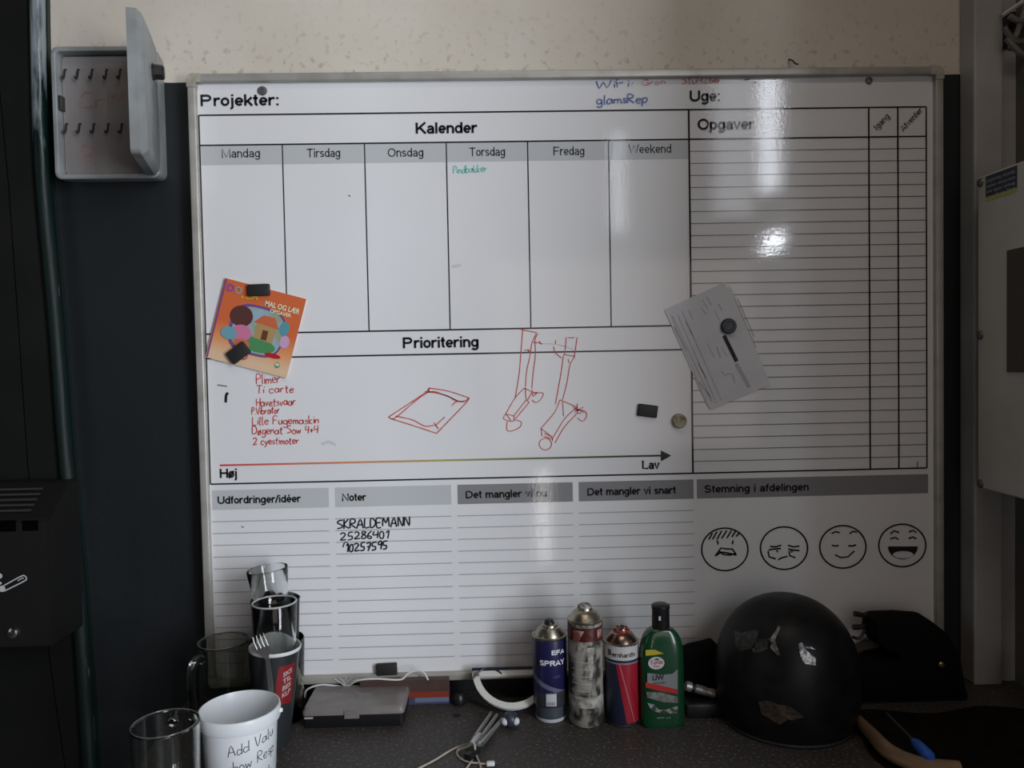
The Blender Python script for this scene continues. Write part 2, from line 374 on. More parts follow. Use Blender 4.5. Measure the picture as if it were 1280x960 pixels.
bm = bmesh.new(); box(bm, -3.4, 4.2, WALL, WALL+0.12, -0.9, 3.3)
struct(obj('wall_back', bm, two_tone()))
room_wall = mat('room_wall', (0.19, 0.175, 0.155), 0.8, col2=(.15, .14, .12), scale=4, bump=.2)
room_dark = mat('room_dark', (0.05, 0.05, 0.05), 0.8, col2=(.035, .035, .033), scale=4, bump=.2)
bm = bmesh.new(); box(bm, -3.4, 4.2, BACK-0.12, BACK, -0.9, 3.3); struct(obj('wall_front', bm, room_dark))
bm = bmesh.new(); box(bm, -3.52, -3.4, BACK-0.12, WALL+.12, -0.9, 3.3); struct(obj('wall_left', bm, room_dark))
bm = bmesh.new(); box(bm, 4.2, 4.32, BACK-0.12, WALL+.12, -0.9, 3.3); struct(obj('wall_right', bm, room_dark))
bm = bmesh.new(); box(bm, -3.52, 4.32, BACK-0.12, WALL+.12, -1.0, -0.9)
struct(obj('floor', bm, mat('concrete_floor', (0.13, 0.125, 0.12), 0.7, col2=(.08, .078, .075), scale=6, bump=.3)))
bm = bmesh.new(); box(bm, -3.52, 4.32, BACK-0.12, WALL+.12, 3.3, 3.4); struct(obj('ceiling', bm, room_dark))
# partition that shuts the daylight off on the right
bm = bmesh.new(); box(bm, 1.06, 1.16, -1.235, WALL, -0.9, 3.3)
struct(obj('trim_1', bm, mat('partition_paint', (0.16, 0.145, 0.13), 0.7, col2=(.13, .12, .105), scale=5)))
# white post right of the board
pA = on_y(1209, 0, -0.02); pB = on_y(1227, 850, -0.02); pC = on_y(1249, 0, -0.02); pD = on_y(1259, 850, -0.02)
xl = (pA.x+pB.x)/2; xr = (pC.x+pD.x)/2
bm = bmesh.new(); box(bm, xl, xr, -0.02, WALL, 0.0, 3.3, 0.004)
box(bm, xr, 1.06, 0.0, WALL, 0.0, 3.3)
struct(obj('trim_2', bm, mat('post_paint', (0.40, 0.39, 0.37), 0.5, col2=(.33, .32, .30), scale=6)))

# worktop
desk_m = mat('worktop_laminate', (0.047, 0.042, 0.038), 0.55, col2=(0.15, 0.135, 0.12), scale=170, lo=.56, hi=.68, bump=.15, bscale=120, detail=6)
wb = thing('workbench', 'dark speckled workbench top below the whiteboard', 'workbench', (0, -.36, -0.9))
def sub(o, parent):   # parent with world placement kept
    o.parent = parent; o.matrix_parent_inverse = Matrix.Translation(-Vector(parent.location)); return o
bm = bmesh.new(); box(bm, -0.637, 1.0595, -0.75, WALL-.0005, -0.035, 0.0, .003); sub(obj('worktop', bm, desk_m), wb)
wood_leg = mat('leg_wood', (0.1, .08, .06), .6, col2=(.07, .05, .035), scale=8)
for x in (-0.60, 1.0):
    for y in (-0.70, -0.05):
        bm = bmesh.new(); box(bm, x-.03, x+.03, y-.03, y+.03, -0.9, -0.035, .003); sub(obj('leg', bm, wood_leg), wb)

# ------------------------------------------------------------------ left door post with boards and worn edge with painted-in highlight
YL = 0.006
edge_px = [(57, -60), (59, 60), (64, 220), (80, 400), (92, 560), (107, 720), (119, 900), (124, 980)]
seam_px = [(-8, -60), (-6, 60), (10, 230), (22, 400), (34, 580), (50, 740), (72, 900), (84, 980)]
green_dark = mat('dark_green_paint', (0.0045, 0.0052, 0.0040), 0.6, spec=.3, col2=(0.007, 0.0078, 0.006), scale=5, bump=.25, bscale=25)
E_ = [on_y(a, b, YL) for a, b in edge_px]; S_ = [on_y(a, b, YL) for a, b in seam_px]
dp = thing('door_post', 'dark green painted boarded door post left of the key cabinet', 'door post', (-1.2, YL, 0.0))
def board(Lp, Rp, y0, y1, m):
    bm = bmesh.new(); rows = []
    for a, b in zip(Lp, Rp):
        rows.append([bm.verts.new(v) for v in ((a.x, y0, a.z), (b.x, y0, b.z), (b.x, y1, b.z), (a.x, y1, a.z))])
    for A, B in zip(rows, rows[1:]):
        for k in range(4):
            j = (k+1) % 4; bm.faces.new((A[k], A[j], B[j], B[k]))
    bm.faces.new(rows[0]); bm.faces.new(rows[-1][::-1])
    return bm
lift = Vector((0.0, 0, 0))
def down(P):       # carry the last stretch on to the floor
    a, b = P[-2], P[-1]; k = (-0.9-b.z)/(b.z-a.z); return P + [b+(b-a)*k]
E_ = down(E_); S_ = down(S_)
E2 = [p-Vector((.018, 0, 0)) for p in E_]
sub(obj('board', board([p+Vector((.0018, 0, 0)) for p in S_], E2, YL, WALL, green_dark), green_dark), dp)
far = [Vector((-1.6, 0, p.z)) for p in S_]
sub(obj('board', board(far, [p-Vector((.0018, 0, 0)) for p in S_], YL+.002, WALL, green_dark), green_dark), dp)
# worn rounded bead; the pale tone near the top paints in its reflection
def worn():
    m = bpy.data.materials.new('worn_glint_green'); m.use_nodes = True; nt = m.node_tree; N = nt.nodes; L = nt.links; b = N['Principled BSDF']
    g = N.new('ShaderNodeNewGeometry'); mp = N.new('ShaderNodeMapping'); mp.inputs['Scale'].default_value = (60, 60, 9)
    L.new(g.outputs['Position'], mp.inputs[0]); n = N.new('ShaderNodeTexNoise'); n.inputs['Scale'].default_value = 1; n.inputs['Detail'].default_value = 9; L.new(mp.outputs[0], n.inputs['Vector'])
    sp = N.new('ShaderNodeSeparateXYZ'); L.new(g.outputs['Position'], sp.inputs[0])
    mr = N.new('ShaderNodeMapRange'); mr.inputs['From Min'].default_value = 1.05; mr.inputs['From Max'].default_value = 1.3; mr.inputs['To Min'].default_value = -0.12; mr.inputs['To Max'].default_value = 0.17
    L.new(sp.outputs['Z'], mr.inputs['Value'])
    a = N.new('ShaderNodeMath'); L.new(n.outputs['Fac'], a.inputs[0]); L.new(mr.outputs[0], a.inputs[1])
    r = N.new('ShaderNodeValToRGB'); e = r.color_ramp.elements; e[0].position = .52; e[0].color = (0.003, 0.011, 0.009, 1); e[1].position = .72; e[1].color = (0.22, 0.26, 0.27, 1)
    L.new(a.outputs[0], r.inputs[0]); L.new(r.outputs[0], b.inputs['Base Color']); b.inputs['Specular IOR Level'].default_value = .3; mq = N.new('ShaderNodeMapRange'); mq.inputs['From Min'].default_value = 0.95; mq.inputs['From Max'].default_value = 1.25; mq.inputs['To Min'].default_value = .55; mq.inputs['To Max'].default_value = .22; L.new(sp.outputs['Z'], mq.inputs['Value']); L.new(mq.outputs[0], b.inputs['Roughness'])
    bp = N.new('ShaderNodeBump'); bp.inputs['Strength'].default_value = .6; bp.inputs['Distance'].default_value = .003; L.new(n.outputs['Fac'], bp.inputs['Height']); L.new(bp.outputs[0], b.inputs['Normal'])
    return m
bm = bmesh.new()
pts = smooth_path([Vector((p.x-.016, YL-.002, p.z)) for p in E_], 5)
pts = [p for i, p in enumerate(pts) if i == 0 or (p-pts[i-1]).length > 1e-4]
tube(bm, pts, 0.014, 14)
o = sub(obj('worn_glint_bead', bm, worn(), smooth=True), dp); o['label'] = 'rounded green edge, scuffed, with a pale highlight painted in near the top'
bm = bmesh.new(); P = [Vector((p.x-.006, 0, p.z)) for p in E_]
sub(obj('backing_strip', board([p-Vector((.01, 0, 0)) for p in P], P, YL+.012, WALL, green_dark), mat('deep_green', (.003, .012, .009), .3)), dp)

# black wall box on the boards
YF = -0.11
b0 = on_y(66, 650, YF); b1 = on_y(66, 808, YF); bt = on_y(78, 598, YL)
wbx = thing('wall_box', 'black metal wall box with sloped hood on the left boards', 'box', (b1.x-.15, YL, b1.z))
blackm = mat('black_powdercoat', (0.0055, 0.0052, 0.005), 0.55, bump=.15, bscale=200)
x0, x1 = b1.x-0.30, b1.x
bm = bmesh.new()
prof = [(YL-.004, b1.z), (YF, b1.z), (YF, b0.z), (YL-.045, bt.z), (YL-.004, bt.z)]
A = [bm.verts.new((x0, y, z)) for y, z in prof]; B = [bm.verts.new((x1, y, z)) for y, z in prof]
for i in range(5):
    j = (i+1) % 5; bm.faces.new((A[i], A[j], B[j], B[i]))
bm.faces.new(A); bm.faces.new(B[::-1])
bmesh.ops.bevel(bm, geom=bm.edges[:], offset=.003, segments=2, affect='EDGES')
sub(obj('body', bm, blackm), wbx)
def boxface(px, py): return on_y(px, py, YF-0.0006)
for (a, b, c, d) in ((-4, 651, 20, 664), (28, 651, 48, 663)):
    p = on_y(a, b, YF); q = on_y(c, d, YF)
    bm = bmesh.new(); box(bm, p.x, q.x, YF-.0012, YF+.004, q.z, p.z)
    sub(obj('slot', bm, mat('slot_black', (.0004, .0004, .0004), .9, spec=.05)), wbx)
# louvre strip on the hood
bm = bmesh.new()
for k in range(5):
    t0 = 0.18+0.14*k
    ya, za = YL-.045+(YF-YL+.045)*t0, bt.z+(b0.z-bt.z)*t0
    box(bm, x0+.05, x1-.04, ya-.006, ya, za-.001, za+.003)
sub(obj('louvre', bm, mat('louvre_grey', (.03, .03, .028), .5)), wbx)
pin = lambda x, y: on_y(x, y, YF-.0012)
bm = bmesh.new()
ribbon2(bm, [(v.x, v.y) for v in smooth_path([(3, 733, 0), (26, 720.5, 0), (31, 720, 0), (33, 723, 0), (30, 726.5, 0), (5, 739, 0)], 4)], 1.5, pin)
ribbon2(bm, [(22, 726), (28, 722.5), (30, 723)], 1.2, pin)
poly(bm, [(2.5+4.2*math.cos(t*PI/6), 736+4*math.sin(t*PI/6)) for t in range(12)], pin)
poly(bm, [(0+3*math.cos(t*PI/6), 720+3.2*math.sin(t*PI/6)) for t in range(12)], pin)
poly(bm, [(-1+3.4*math.cos(t*PI/6), 729+2*math.sin(t*PI/6)) for t in range(12)], pin)
o = sub(obj('printed_emblem', bm, mat('emblem_white', (.50, .50, .50), .5)), wbx); o['label'] = 'white safety pin emblem'
lk = on_y(16.5, 791, YF)
bm = bmesh.new(); lathe(bm, [(0, .006), (.006, .006), (.0095, .004), (.010, 0)], 20)
bmesh.ops.transform(bm, matrix=Matrix.Translation(lk) @ Matrix.Rotation(PI/2, 4, 'X'), verts=bm.verts[:])
lock = sub(obj('lock', bm, steel, smooth=True), wbx)
bm = bmesh.new(); box(bm, lk.x-.0008, lk.x+.0008, lk.y-.0068, lk.y-.005, lk.z-.004, lk.z+.004)
k = obj('keyhole', bm, black_plastic); k.parent = lock

# ------------------------------------------------------------------ electrical cabinet on the right
XC = on_y(1222, 222, -0.06).x
zt = on_y(1224, 222, -0.06).z; zb = on_y(1229, 609, -0.06).z
ec = thing('electrical_cabinet', 'off-white electrical cabinet on the right, side face screwed, with sticker and dark window', 'cabinet', (1.0, -.3, zb))
cab_m = mat('cabinet_paint', (0.50, 0.485, 0.44), 0.45, col2=(0.42, 0.40, 0.35), scale=9, lo=.4, hi=.8)
bm = bmesh.new(); box(bm, XC, 1.0595, -0.62, -0.06, zb, zt, .003, 2); sub(obj('housing', bm, cab_m), ec)
for py in (228, 419, 605):
    p = on_x(1227, py, XC)
    bm = bmesh.new(); lathe(bm, [(0, .004), (.004, .0045), (.0075, .003), (.009, 0)], 18)
    box(bm, -.006, .006, -.0007, .0007, .0042, .0052)
    bmesh.ops.transform(bm, matrix=Matrix.Translation((XC, p.y+.003, p.z)) @ Matrix.Rotation(-PI/2, 4, 'Y') @ Matrix.Rotation(.7, 4, 'Z'), verts=bm.verts[:])
    sub(obj('screw', bm, mat('dull_screw', (.14, .13, .11), .4, .5), smooth=True), ec)
sx = XC-0.0008
def sq(bm, a, b, c, d, x):
    bm.faces.new([bm.verts.new((x, *q)) for q in (a, b, c, d)])
p0 = on_x(1232, 221, sx); p1 = on_x(1271, 211, sx); p2 = on_x(1233, 252, sx)
ya, yb = p0.y, p1.y; za, zc = p0.z, p2.z
st_m = mat('sticker_navy', (0.025, 0.03, 0.05), .4)
bm = bmesh.new(); box(bm, sx, XC+.0005, yb, ya, zc+.008, za); stk = sub(obj('sticker', bm, st_m), ec); stk['label'] = 'dark blue and lime sticker with lines of small print'
bm = bmesh.new(); box(bm, sx, XC+.0005, yb, ya, zc, zc+.0078); o = obj('sticker_footer', bm, mat('lime', (.38, .44, .08), .4)); o.parent = stk
def on_side(s, z0, h, y0, y1, m, nm):
    bm = bmesh.new(); text_bm(bm, s, lambda u, v: (sx-.0006, y0+(y1-y0)*u, z0+v*h)); o = obj(nm, bm, m); o.parent = stk
pale = mat('sticker_pale', (.45, .48, .52), .4)
for i, s in enumerate(('ESSENTIAL POWER', 'sikker el-service', 'alle typer anlaeg', 'ring til os 24 h')):
    on_side(s, za-.0125-i*.0098, .0055, ya-.004, yb+.004, pale, 'sticker_lettering')
p0 = on_x(1260, 313, XC); p1 = on_x(1260, 465, XC)
bm = bmesh.new(); box(bm, XC-.003, XC+.001, -0.5, p0.y, p1.z, p0.z, .001); sub(obj('dark_window', bm, mat('dark_window', (.045, .035, .028), .25)), ec)
p0 = on_x(1262, 330, XC)
# conduit and shelf things above the cabinet
xk = XC+.12
cb = thing('cable_bundle', 'bundle of grey conduits in the upper right corner', 'cables', (1.02, -.02, 1.3))
cg = mat('conduit_grey', (.16, .145, .13), .5)
for i, path in enumerate(([(1262, 62), (1272, 40), (1283, 5)], [(1255, 34), (1270, 52), (1290, 44)], [(1258, 48), (1275, 66), (1292, 72)], [(1262, 20), (1275, 26), (1295, 18)])):
    bm = bmesh.new(); tube(bm, smooth_path([on_y(a, b, -.035-.012*i) for a, b in path], 5), .0055, 8)
    sub(obj('conduit', bm, cg, smooth=True), cb)
bm = bmesh.new()
a = on_y(1252, 20, -.03); b = on_y(1290, -6, -.03); tube(bm, [a, b], .0045, 6)
sub(obj('bracket', bm, mat('bracket_white', (.5, .48, .45), .5)), cb)
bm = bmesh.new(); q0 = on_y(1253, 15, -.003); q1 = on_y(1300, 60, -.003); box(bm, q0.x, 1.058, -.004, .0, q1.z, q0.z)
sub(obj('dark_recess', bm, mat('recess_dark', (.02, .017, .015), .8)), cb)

# ------------------------------------------------------------------ whiteboard
bx0 = on_y(233, 98, -.012).x; bx1 = on_y(1180, 100, -.012).x
bz1 = on_y(600, 88, -.012).z; bz0 = on_y(500, 853, -.012).z
wbd = thing('whiteboard', 'large white planning board in Danish with aluminium frame and four printed faces', 'whiteboard', (0, WALL, bz0))
bm = bmesh.new(); box(bm, bx0+.006, bx1-.006, 0.0, WALL-.001, bz0+.006, bz1-.006); sub(obj('writing_surface', bm, board_white), wbd)
fw = 0.016
def bar(x0, x1, z0, z1):
    bm = bmesh.new(); box(bm, x0, x1, -.012, WALL-.001, z0, z1, .003, 3); return bm
for (a, b, c, d) in ((bx0+.02, bx1-.02, bz1-fw, bz1), (bx0+.02, bx1-.02, bz0, bz0+fw), (bx0, bx0+fw, bz0+.02, bz1-.02), (bx1-fw, bx1, bz0+.02, bz1-.02)):
    sub(obj('frame_bar', bar(a, b, c, d), alu, smooth=True), wbd)
for sxn, szn in ((1, 1), (1, -1), (-1, 1), (-1, -1)):
    bm = bmesh.new(); cx, cz = (bx0 if sxn > 0 else bx1), (bz0 if szn > 0 else bz1)
    pts2 = [(.026, 0)] + [(.012-.012*math.sin(t*PI/12), .012-.012*math.cos(t*PI/12)) for t in range(7)] + [(0, .026), (fw+.001, .026), (fw+.001, fw+.001), (.026, fw+.001)]
    fr = [bm.verts.new((cx+sxn*u, -.0135, cz+szn*v)) for u, v in pts2]; bk = [bm.verts.new((cx+sxn*u, WALL-.001, cz+szn*v)) for u, v in pts2]
    n = len(fr)
    for i in range(n): j = (i+1) % n; bm.faces.new((fr[i], fr[j], bk[j], bk[i]))
    bm.faces.new(fr); bm.faces.new(bk[::-1])
    sub(obj('frame_corner', bm, corner_plastic), wbd)
for nm, (px, py), r_ in (('screw', (328, 113.5), .0095), ('screw', (1086, 101), .0075)):
    p = on_y(px, py, 0)
    bm = bmesh.new(); lathe(bm, [(0, .003), (r_*.3, .0028), (r_*.35, .0045), (r_*.8, .004), (r_, 0)], 20)
    bmesh.ops.transform(bm, matrix=Matrix.Translation((p.x, 0, p.z)) @ Matrix.Rotation(PI/2, 4, 'X'), verts=bm.verts[:])
    sub(obj(nm, bm, mat('board_screw', (.16, .16, .16), .4, .5), smooth=True), wbd)

YB = -0.0004
def B0(px, py, y=YB): p = on_y(px, py, 0.0); return Vector((p.x, y, p.z))
gx0 = B0(256, 375).x; gx1 = B0(1158, 360).x
gx_l = (B0(248, 145).x + B0(264, 605).x)/2; gx_r = (B0(1157, 133).x + B0(1159, 585).x)/2
gz_t = (B0(248, 145).z + B0(1157, 133).z)/2; gz_b = (B0(264, 605).z + B0(1159, 585).z)/2
gx_m = (B0(861, 142).x + B0(866, 593).x)/2
z_hd = B0(560, 178).z
def rect(bm, x0, x1, z0, z1, y): bm.faces.new([bm.verts.new(v) for v in ((x0, y, z0), (x1, y, z0), (x1, y, z1), (x0, y, z1))])
def hl(bm, x0, x1, z, t, y=-.0008): rect(bm, x0, x1, z-t/2, z+t/2, y)
def vl(bm, x, z0, z1, t, y=-.0008): rect(bm, x-t/2, x+t/2, z0, z1, y)
T = 0.0030
bm = bmesh.new()
hl(bm, gx_l, gx_r, gz_t, T); hl(bm, gx_l, gx_r, gz_b, T); vl(bm, gx_l, gz_b, gz_t, T*.8, -.00082); vl(bm, gx_r, gz_b, gz_t, T, -.00082)
hl(bm, gx_l, gx_r, z_hd, T); vl(bm, gx_m, gz_b, gz_t, T*1.2, -.00084)
zp1 = B0(600, 411.5).z; zp2 = B0(600, 441.8).z
hl(bm, gx_l, gx_m, zp1, T); hl(bm, gx_l, gx_m, zp2, T)
for px in (1086, 1122): vl(bm, (B0(px, 150).x*.5+B0(px+1.5, 590).x*.5), gz_b, gz_t, T*1.1, -.00086)
step = (gx_m-gx_l)/6
for k in range(1, 6): vl(bm, gx_l+k*step, zp1, z_hd, T*.72, -.00086)
sub(obj('printed_grid', bm, print_black), wbd)
bm = bmesh.new()
for k in range(1, 28): hl(bm, gx_m, gx_r, z_hd+(gz_b-z_hd)*k/28, .0016, -.0006)
tabs = [(265, 411), (419, 564), (572, 716), (723.5, 867)]
sub(obj('printed_rows', bm, print_thin), wbd)
bm = bmesh.new()
zr0 = B0(572, 644.9).z; zs = (B0(572, 644.9).z - B0(572, 762).z)/8
for a, b in tabs:
    xa, xb = B0(a, 640).x, B0(b, 640).x
    for k in range(13): hl(bm, xa, xb, zr0-k*zs, .0018, -.0006)
sub(obj('printed_rows', bm, print_soft), wbd)
for k in range(6):
    bm = bmesh.new(); rect(bm, gx_l+k*step, gx_l+(k+1)*step, B0(560, 202.5).z, z_hd, YB); sub(obj('heading_cell', bm, cell_light), wbd)
zc1 = B0(572, 606).z; zc0 = B0(572, 630.3).z
for i, (a, b) in enumerate(tabs+[(871, 1160)]):
    bm = bmesh.new(); rect(bm, B0(a, 618).x, B0(b, 618).x, zc0, zc1, YB); sub(obj('heading_cell', bm, cell_light if i < 2 else cell_grey), wbd)
def word(s, x0, x1, base, cap, bold=.018, m=None, ang=0.0):
    a = B0(x0, base); b = B0(x1, base); wd = (b-a).length
    h = cap/F_PX*1.537
    ca, sa = math.cos(ang), math.sin(ang)
    bm = bmesh.new()
    sans_bm(bm, s, lambda u, v: (a.x+u*ca-v*sa, -.0010, a.z+u*sa+v*ca), wd, h, .20 if bold > .012 else .125)
    o = sub(obj('printed_word', bm, m or print_black), wbd); return o
word('Projekter:', 250.5, 350, 133, 14, .022)
word('Kalender', 519.5, 597, 167.3, 13.6, .022)
dk = mat('print_grey_dark', (.045, .045, .05), .12)
for s, a, b, y in (('Mandag', 277, 326, 197.5), ('Tirsdag', 383.5, 426, 197), ('Onsdag', 484.5, 530, 196.5), ('Torsdag', 586.5, 632, 195.5), ('Fredag', 691.5, 731, 194.5), ('Weekend', 785.5, 839.5, 192)):
    word(s, a, b, y, 11, .004, dk)
word('Uge:', 861.5, 901, 127, 13.5, .022); word('Opgaver', 871.5, 943, 162.5, 13.6, .022)
word('Igang', 1096, 1120, 164, 8, .01, ang=.80); word('Afventer', 1129, 1165, 165.5, 8, .01, ang=.80)
word('Prioritering', 503.5, 599, 435.5, 13.6, .022)
word('Høj', 275, 297, 597.5, 11.5, .02); word('Lav', 802.5, 824.5, 586.5, 11, .02)
word('Udfordringer/idéer', 272, 376.5, 630, 9.6, .016); word('Noter', 427.5, 458, 626.5, 9.6, .016)
word('Det mangler vi nu', 582, 684, 623, 9.6, .016); word('Det mangler vi snart', 734, 845, 619.5, 9.6, .016); word('Stemning i afdelingen', 880, 1011, 616, 9.6, .016)
# priority arrow, red to green
bm = bmesh.new(); za_ = (B0(275, 581).z + B0(825, 570).z)/2; xa, xb = B0(275, 581).x, B0(827, 570).x
hl(bm, xa, xb, za_, .0036, -.0009)
m = bpy.data.materials.new('priority_gradient'); m.use_nodes = True; nt = m.node_tree; b = nt.nodes['Principled BSDF']; b.inputs['Roughness'].default_value = .12
g = nt.nodes.new('ShaderNodeNewGeometry'); s_ = nt.nodes.new('ShaderNodeSeparateXYZ'); mr = nt.nodes.new('ShaderNodeMapRange'); r = nt.nodes.new('ShaderNodeValToRGB')
mr.inputs['From Min'].default_value = xa; mr.inputs['From Max'].default_value = xb
e = r.color_ramp.elements; e[0].color = (.62, .06, .08, 1); e[1].color = (.012, .03, .012, 1)
for pos, cc in ((.3, (.62, .25, .12)), (.5, (.42, .36, .12)), (.72, (.10, .14, .06))): q = e.new(pos); q.color = (*cc, 1)
nt.links.new(g.outputs['Position'], s_.inputs[0]); nt.links.new(s_.outputs[0], mr.inputs[0]); nt.links.new(mr.outputs[0], r.inputs[0]); nt.links.new(r.outputs[0], b.inputs['Base Color'])
sub(obj('priority_line', bm, m), wbd)
bm = bmesh.new(); x_, z_ = B0(826, 569.7).x, B0(826, 569.7).z; q = on_y(839, 569.4, 0)
bm.faces.new([bm.verts.new(v) for v in ((x_, -.0012, z_-.011), (q.x, -.0012, z_), (x_, -.0012, z_+.011))])
sub(obj('arrow_head', bm, mat('arrow_green', (.012, .03, .012), .12)), wbd)

# printed faces, traced on the board
def Z7(x, y): return (860+x/3.879, 570+y/3.879)
def strokes(lst, conv, w, m, name, parent=wbd, y=-.0011, sm=True, lab=None, fn=None):
    bm = bmesh.new(); f = fn or (lambda a, b: B0(a, b, y))
    for st in lst:
        p = [conv(*q) for q in st]
        if sm and len(p) > 2: p = [(v.x, v.y) for v in smooth_path([(a, b, 0) for a, b in p], 4)]
        ribbon2(bm, p, w, f)
    o = sub(obj(name, bm, m), parent)
    if lab: o['label'] = lab
    return o
ident = lambda x, y: (x, y)
def circ(cx, cy, rx, ry, n=48, wob=0): return [(cx+rx*math.cos(2*PI*i/n), cy+ry*math.sin(2*PI*i/n)) for i in range(n+1)]
faces = {
 'angry face with scribbled hair': [[(178, 452, 112, 103)], [(100, 405), (118, 372)], [(118, 404), (140, 366)], [(140, 404), (163, 362)], [(163, 400), (187, 360)], [(188, 398), (210, 360)], [(212, 392), (230, 364)], [(232, 390), (248, 374)],
    [(140, 408), (147, 428)], [(218, 408), (214, 428)], [(132, 484), (160, 445), (185, 450), (215, 450), (234, 480)], [(132, 484), (160, 465), (185, 468), (234, 480)], [(150, 462), (170, 476), (205, 480), (232, 470)]],
 'worried face': [[(465, 446, 114, 103)], [(397, 438), (425, 440), (452, 432)], [(390, 455), (420, 450), (450, 448)], [(484, 432), (510, 440), (540, 436)], [(486, 450), (512, 456), (540, 458)], [(388, 460), (392, 488), (425, 498)], [(430, 456), (432, 466)], [(490, 458), (492, 482), (520, 492)], [(502, 458), (503, 468)], [(436, 502), (455, 492), (482, 486)]],
 'calm smiling face': [[(750, 440, 112, 103)], [(695, 376), (715, 366), (735, 372)], [(782, 376), (800, 364), (818, 370)], [(696, 432), (712, 436), (730, 433)], [(776, 434), (795, 436), (814, 430)], [(712, 478), (740, 492), (775, 488), (805, 460)]],
 'laughing face': [[(1038, 433, 114, 103)], [(980, 376), (998, 362), (1022, 370)], [(1070, 368), (1090, 360), (1106, 372)], [(980, 402), (1002, 394), (1020, 404)], [(1068, 400), (1090, 392), (1106, 402)]],
}
for lab, lst in faces.items():
    cx, cy, rx, ry = lst[0][0]
    o = strokes([circ(cx, cy, rx, ry)] + lst[1:], Z7, 1.9, print_black, 'printed_face', sm=False, lab=lab)
    if 'laugh' in lab:
        bm = bmesh.new(); f = lambda a, b: B0(*Z7(a, b), -.0011)
        top = [(968, 438), (1113, 438)]; n = 14
        out = [(1040.5+72.5*math.cos(t*PI/n), 438+62*math.sin(t*PI/n)) for t in range(n+1)]
        inn = [(1042+50*math.cos(t*PI/n), 478-14*math.sin(2*t*PI/n)*0 + 18*math.sin(t*PI/n)) for t in range(n+1)]
        upp = [(1042+50*math.cos(t*PI/n), 478-18*math.sin(t*PI/n)) for t in range(n+1)]
        V1 = [bm.verts.new(f(*p)) for p in out]; V2 = [bm.verts.new(f(*p)) for p in inn]; V3 = [bm.verts.new(f(*p)) for p in upp]
        V4 = [bm.verts.new(f(968+145*(1-t/n), 438)) for t in range(n+1)]
        for i in range(n):
            bm.faces.new((V1[i], V1[i+1], V2[i+1], V2[i])); bm.faces.new((V3[i], V3[i+1], V4[i+1], V4[i]))
        k = obj('open_mouth', bm, print_black); k.parent = o

# marker drawings and notes
def Z3(x, y): return (470+x/4.414, 400+y/4.414)
red1 = [[(292, 375), (275, 400), (70, 535)], [(70, 535), (90, 545), (120, 530), (285, 400), (380, 415), (450, 445)], [(292, 375), (400, 392), (515, 430)], [(270, 395), (330, 402), (400, 420), (440, 445), (490, 448)],
        [(515, 430), (485, 470), (335, 625)], [(85, 545), (200, 580), (335, 625)], [(110, 530), (200, 550), (270, 585), (320, 580)], [(320, 565), (345, 600)], [(325, 585), (380, 535)], [(420, 472), (445, 450), (485, 450), (515, 430)], [(285, 380), (300, 400)]]
strokes(red1, Z3, 1.2, ink_red, 'marker_drawing', lab='red sketch of a flat square frame')
red2 = [[(795, 50), (815, 55), (890, 70)], [(810, 55), (800, 180), (790, 300), (768, 430)], [(885, 75), (860, 130), (850, 200), (832, 280), (825, 370)], [(895, 75), (878, 110), (880, 190), (868, 290), (860, 380)], [(868, 122), (910, 128)], [(900, 115), (915, 135)], [(820, 165), (855, 172)], [(838, 160), (845, 178)],
        [(820, 375), (768, 430), (715, 520)], [(820, 375), (870, 400)], [(825, 375), (828, 430), (845, 455)], [(845, 455), (770, 545)], [(830, 440), (760, 530)], [(715, 520), (760, 530), (755, 560), (705, 545), (715, 520)], [(720, 520), (745, 555)], [(865, 385), (865, 420), (890, 400), (870, 400)], [(860, 400), (838, 440)],
        [(870, 405), (920, 402), (915, 430), (885, 455), (858, 440)], [(725, 560), (722, 605), (750, 612), (795, 590), (800, 560), (760, 550)],
        [(1050, 95), (1042, 190)], [(1110, 95), (1095, 200)], [(1060, 98), (1095, 97)], [(980, 145), (990, 180), (1025, 210)], [(992, 112), (990, 132)], [(1035, 190), (1095, 200)], [(1035, 195), (1020, 300), (990, 465)], [(1098, 200), (1070, 250), (1055, 340), (1030, 440)], [(1060, 215), (1066, 238)],
        [(1015, 440), (985, 510), (910, 598)], [(1015, 440), (1110, 480)], [(1030, 450), (1035, 530)], [(1110, 480), (1045, 540), (1000, 610), (970, 660)], [(1105, 520), (1040, 590), (988, 678)], [(910, 598), (965, 640), (975, 668)], [(912, 600), (915, 640)], [(925, 640), (965, 655)], [(930, 625), (970, 645)],
        [(1085, 478), (1150, 510)], [(1110, 460), (1112, 515)], [(1095, 505), (1145, 480)], [(1090, 490), (1140, 500)], [(1100, 515), (1135, 512)], [(1100, 500), (1150, 500), (1162, 530), (1140, 558), (1112, 540)], circ(935, 684, 34, 32, 14), [(930, 130-10), (1090, 160)]]
strokes(red2[:-1], Z3, 1.0, ink_red, 'marker_drawing', lab='red sketch of two columns on castors')
strokes([[(905, 130), (1000, 135), (1090, 162)]], Z3, .5, ink_faint, 'marker_drawing', lab='faint red line between the two columns')
bf = lambda a, b: B0(a, b, -.0011)
def note(s, x0, y0, x1, y1, h, w, m, seed=1, lab=None):
    bm = bmesh.new(); hand(bm, s, bf, x0, y0, x1, y1, h, w, seed); o = sub(obj('marker_writing', bm, m), wbd)
    if lab: o['label'] = lab
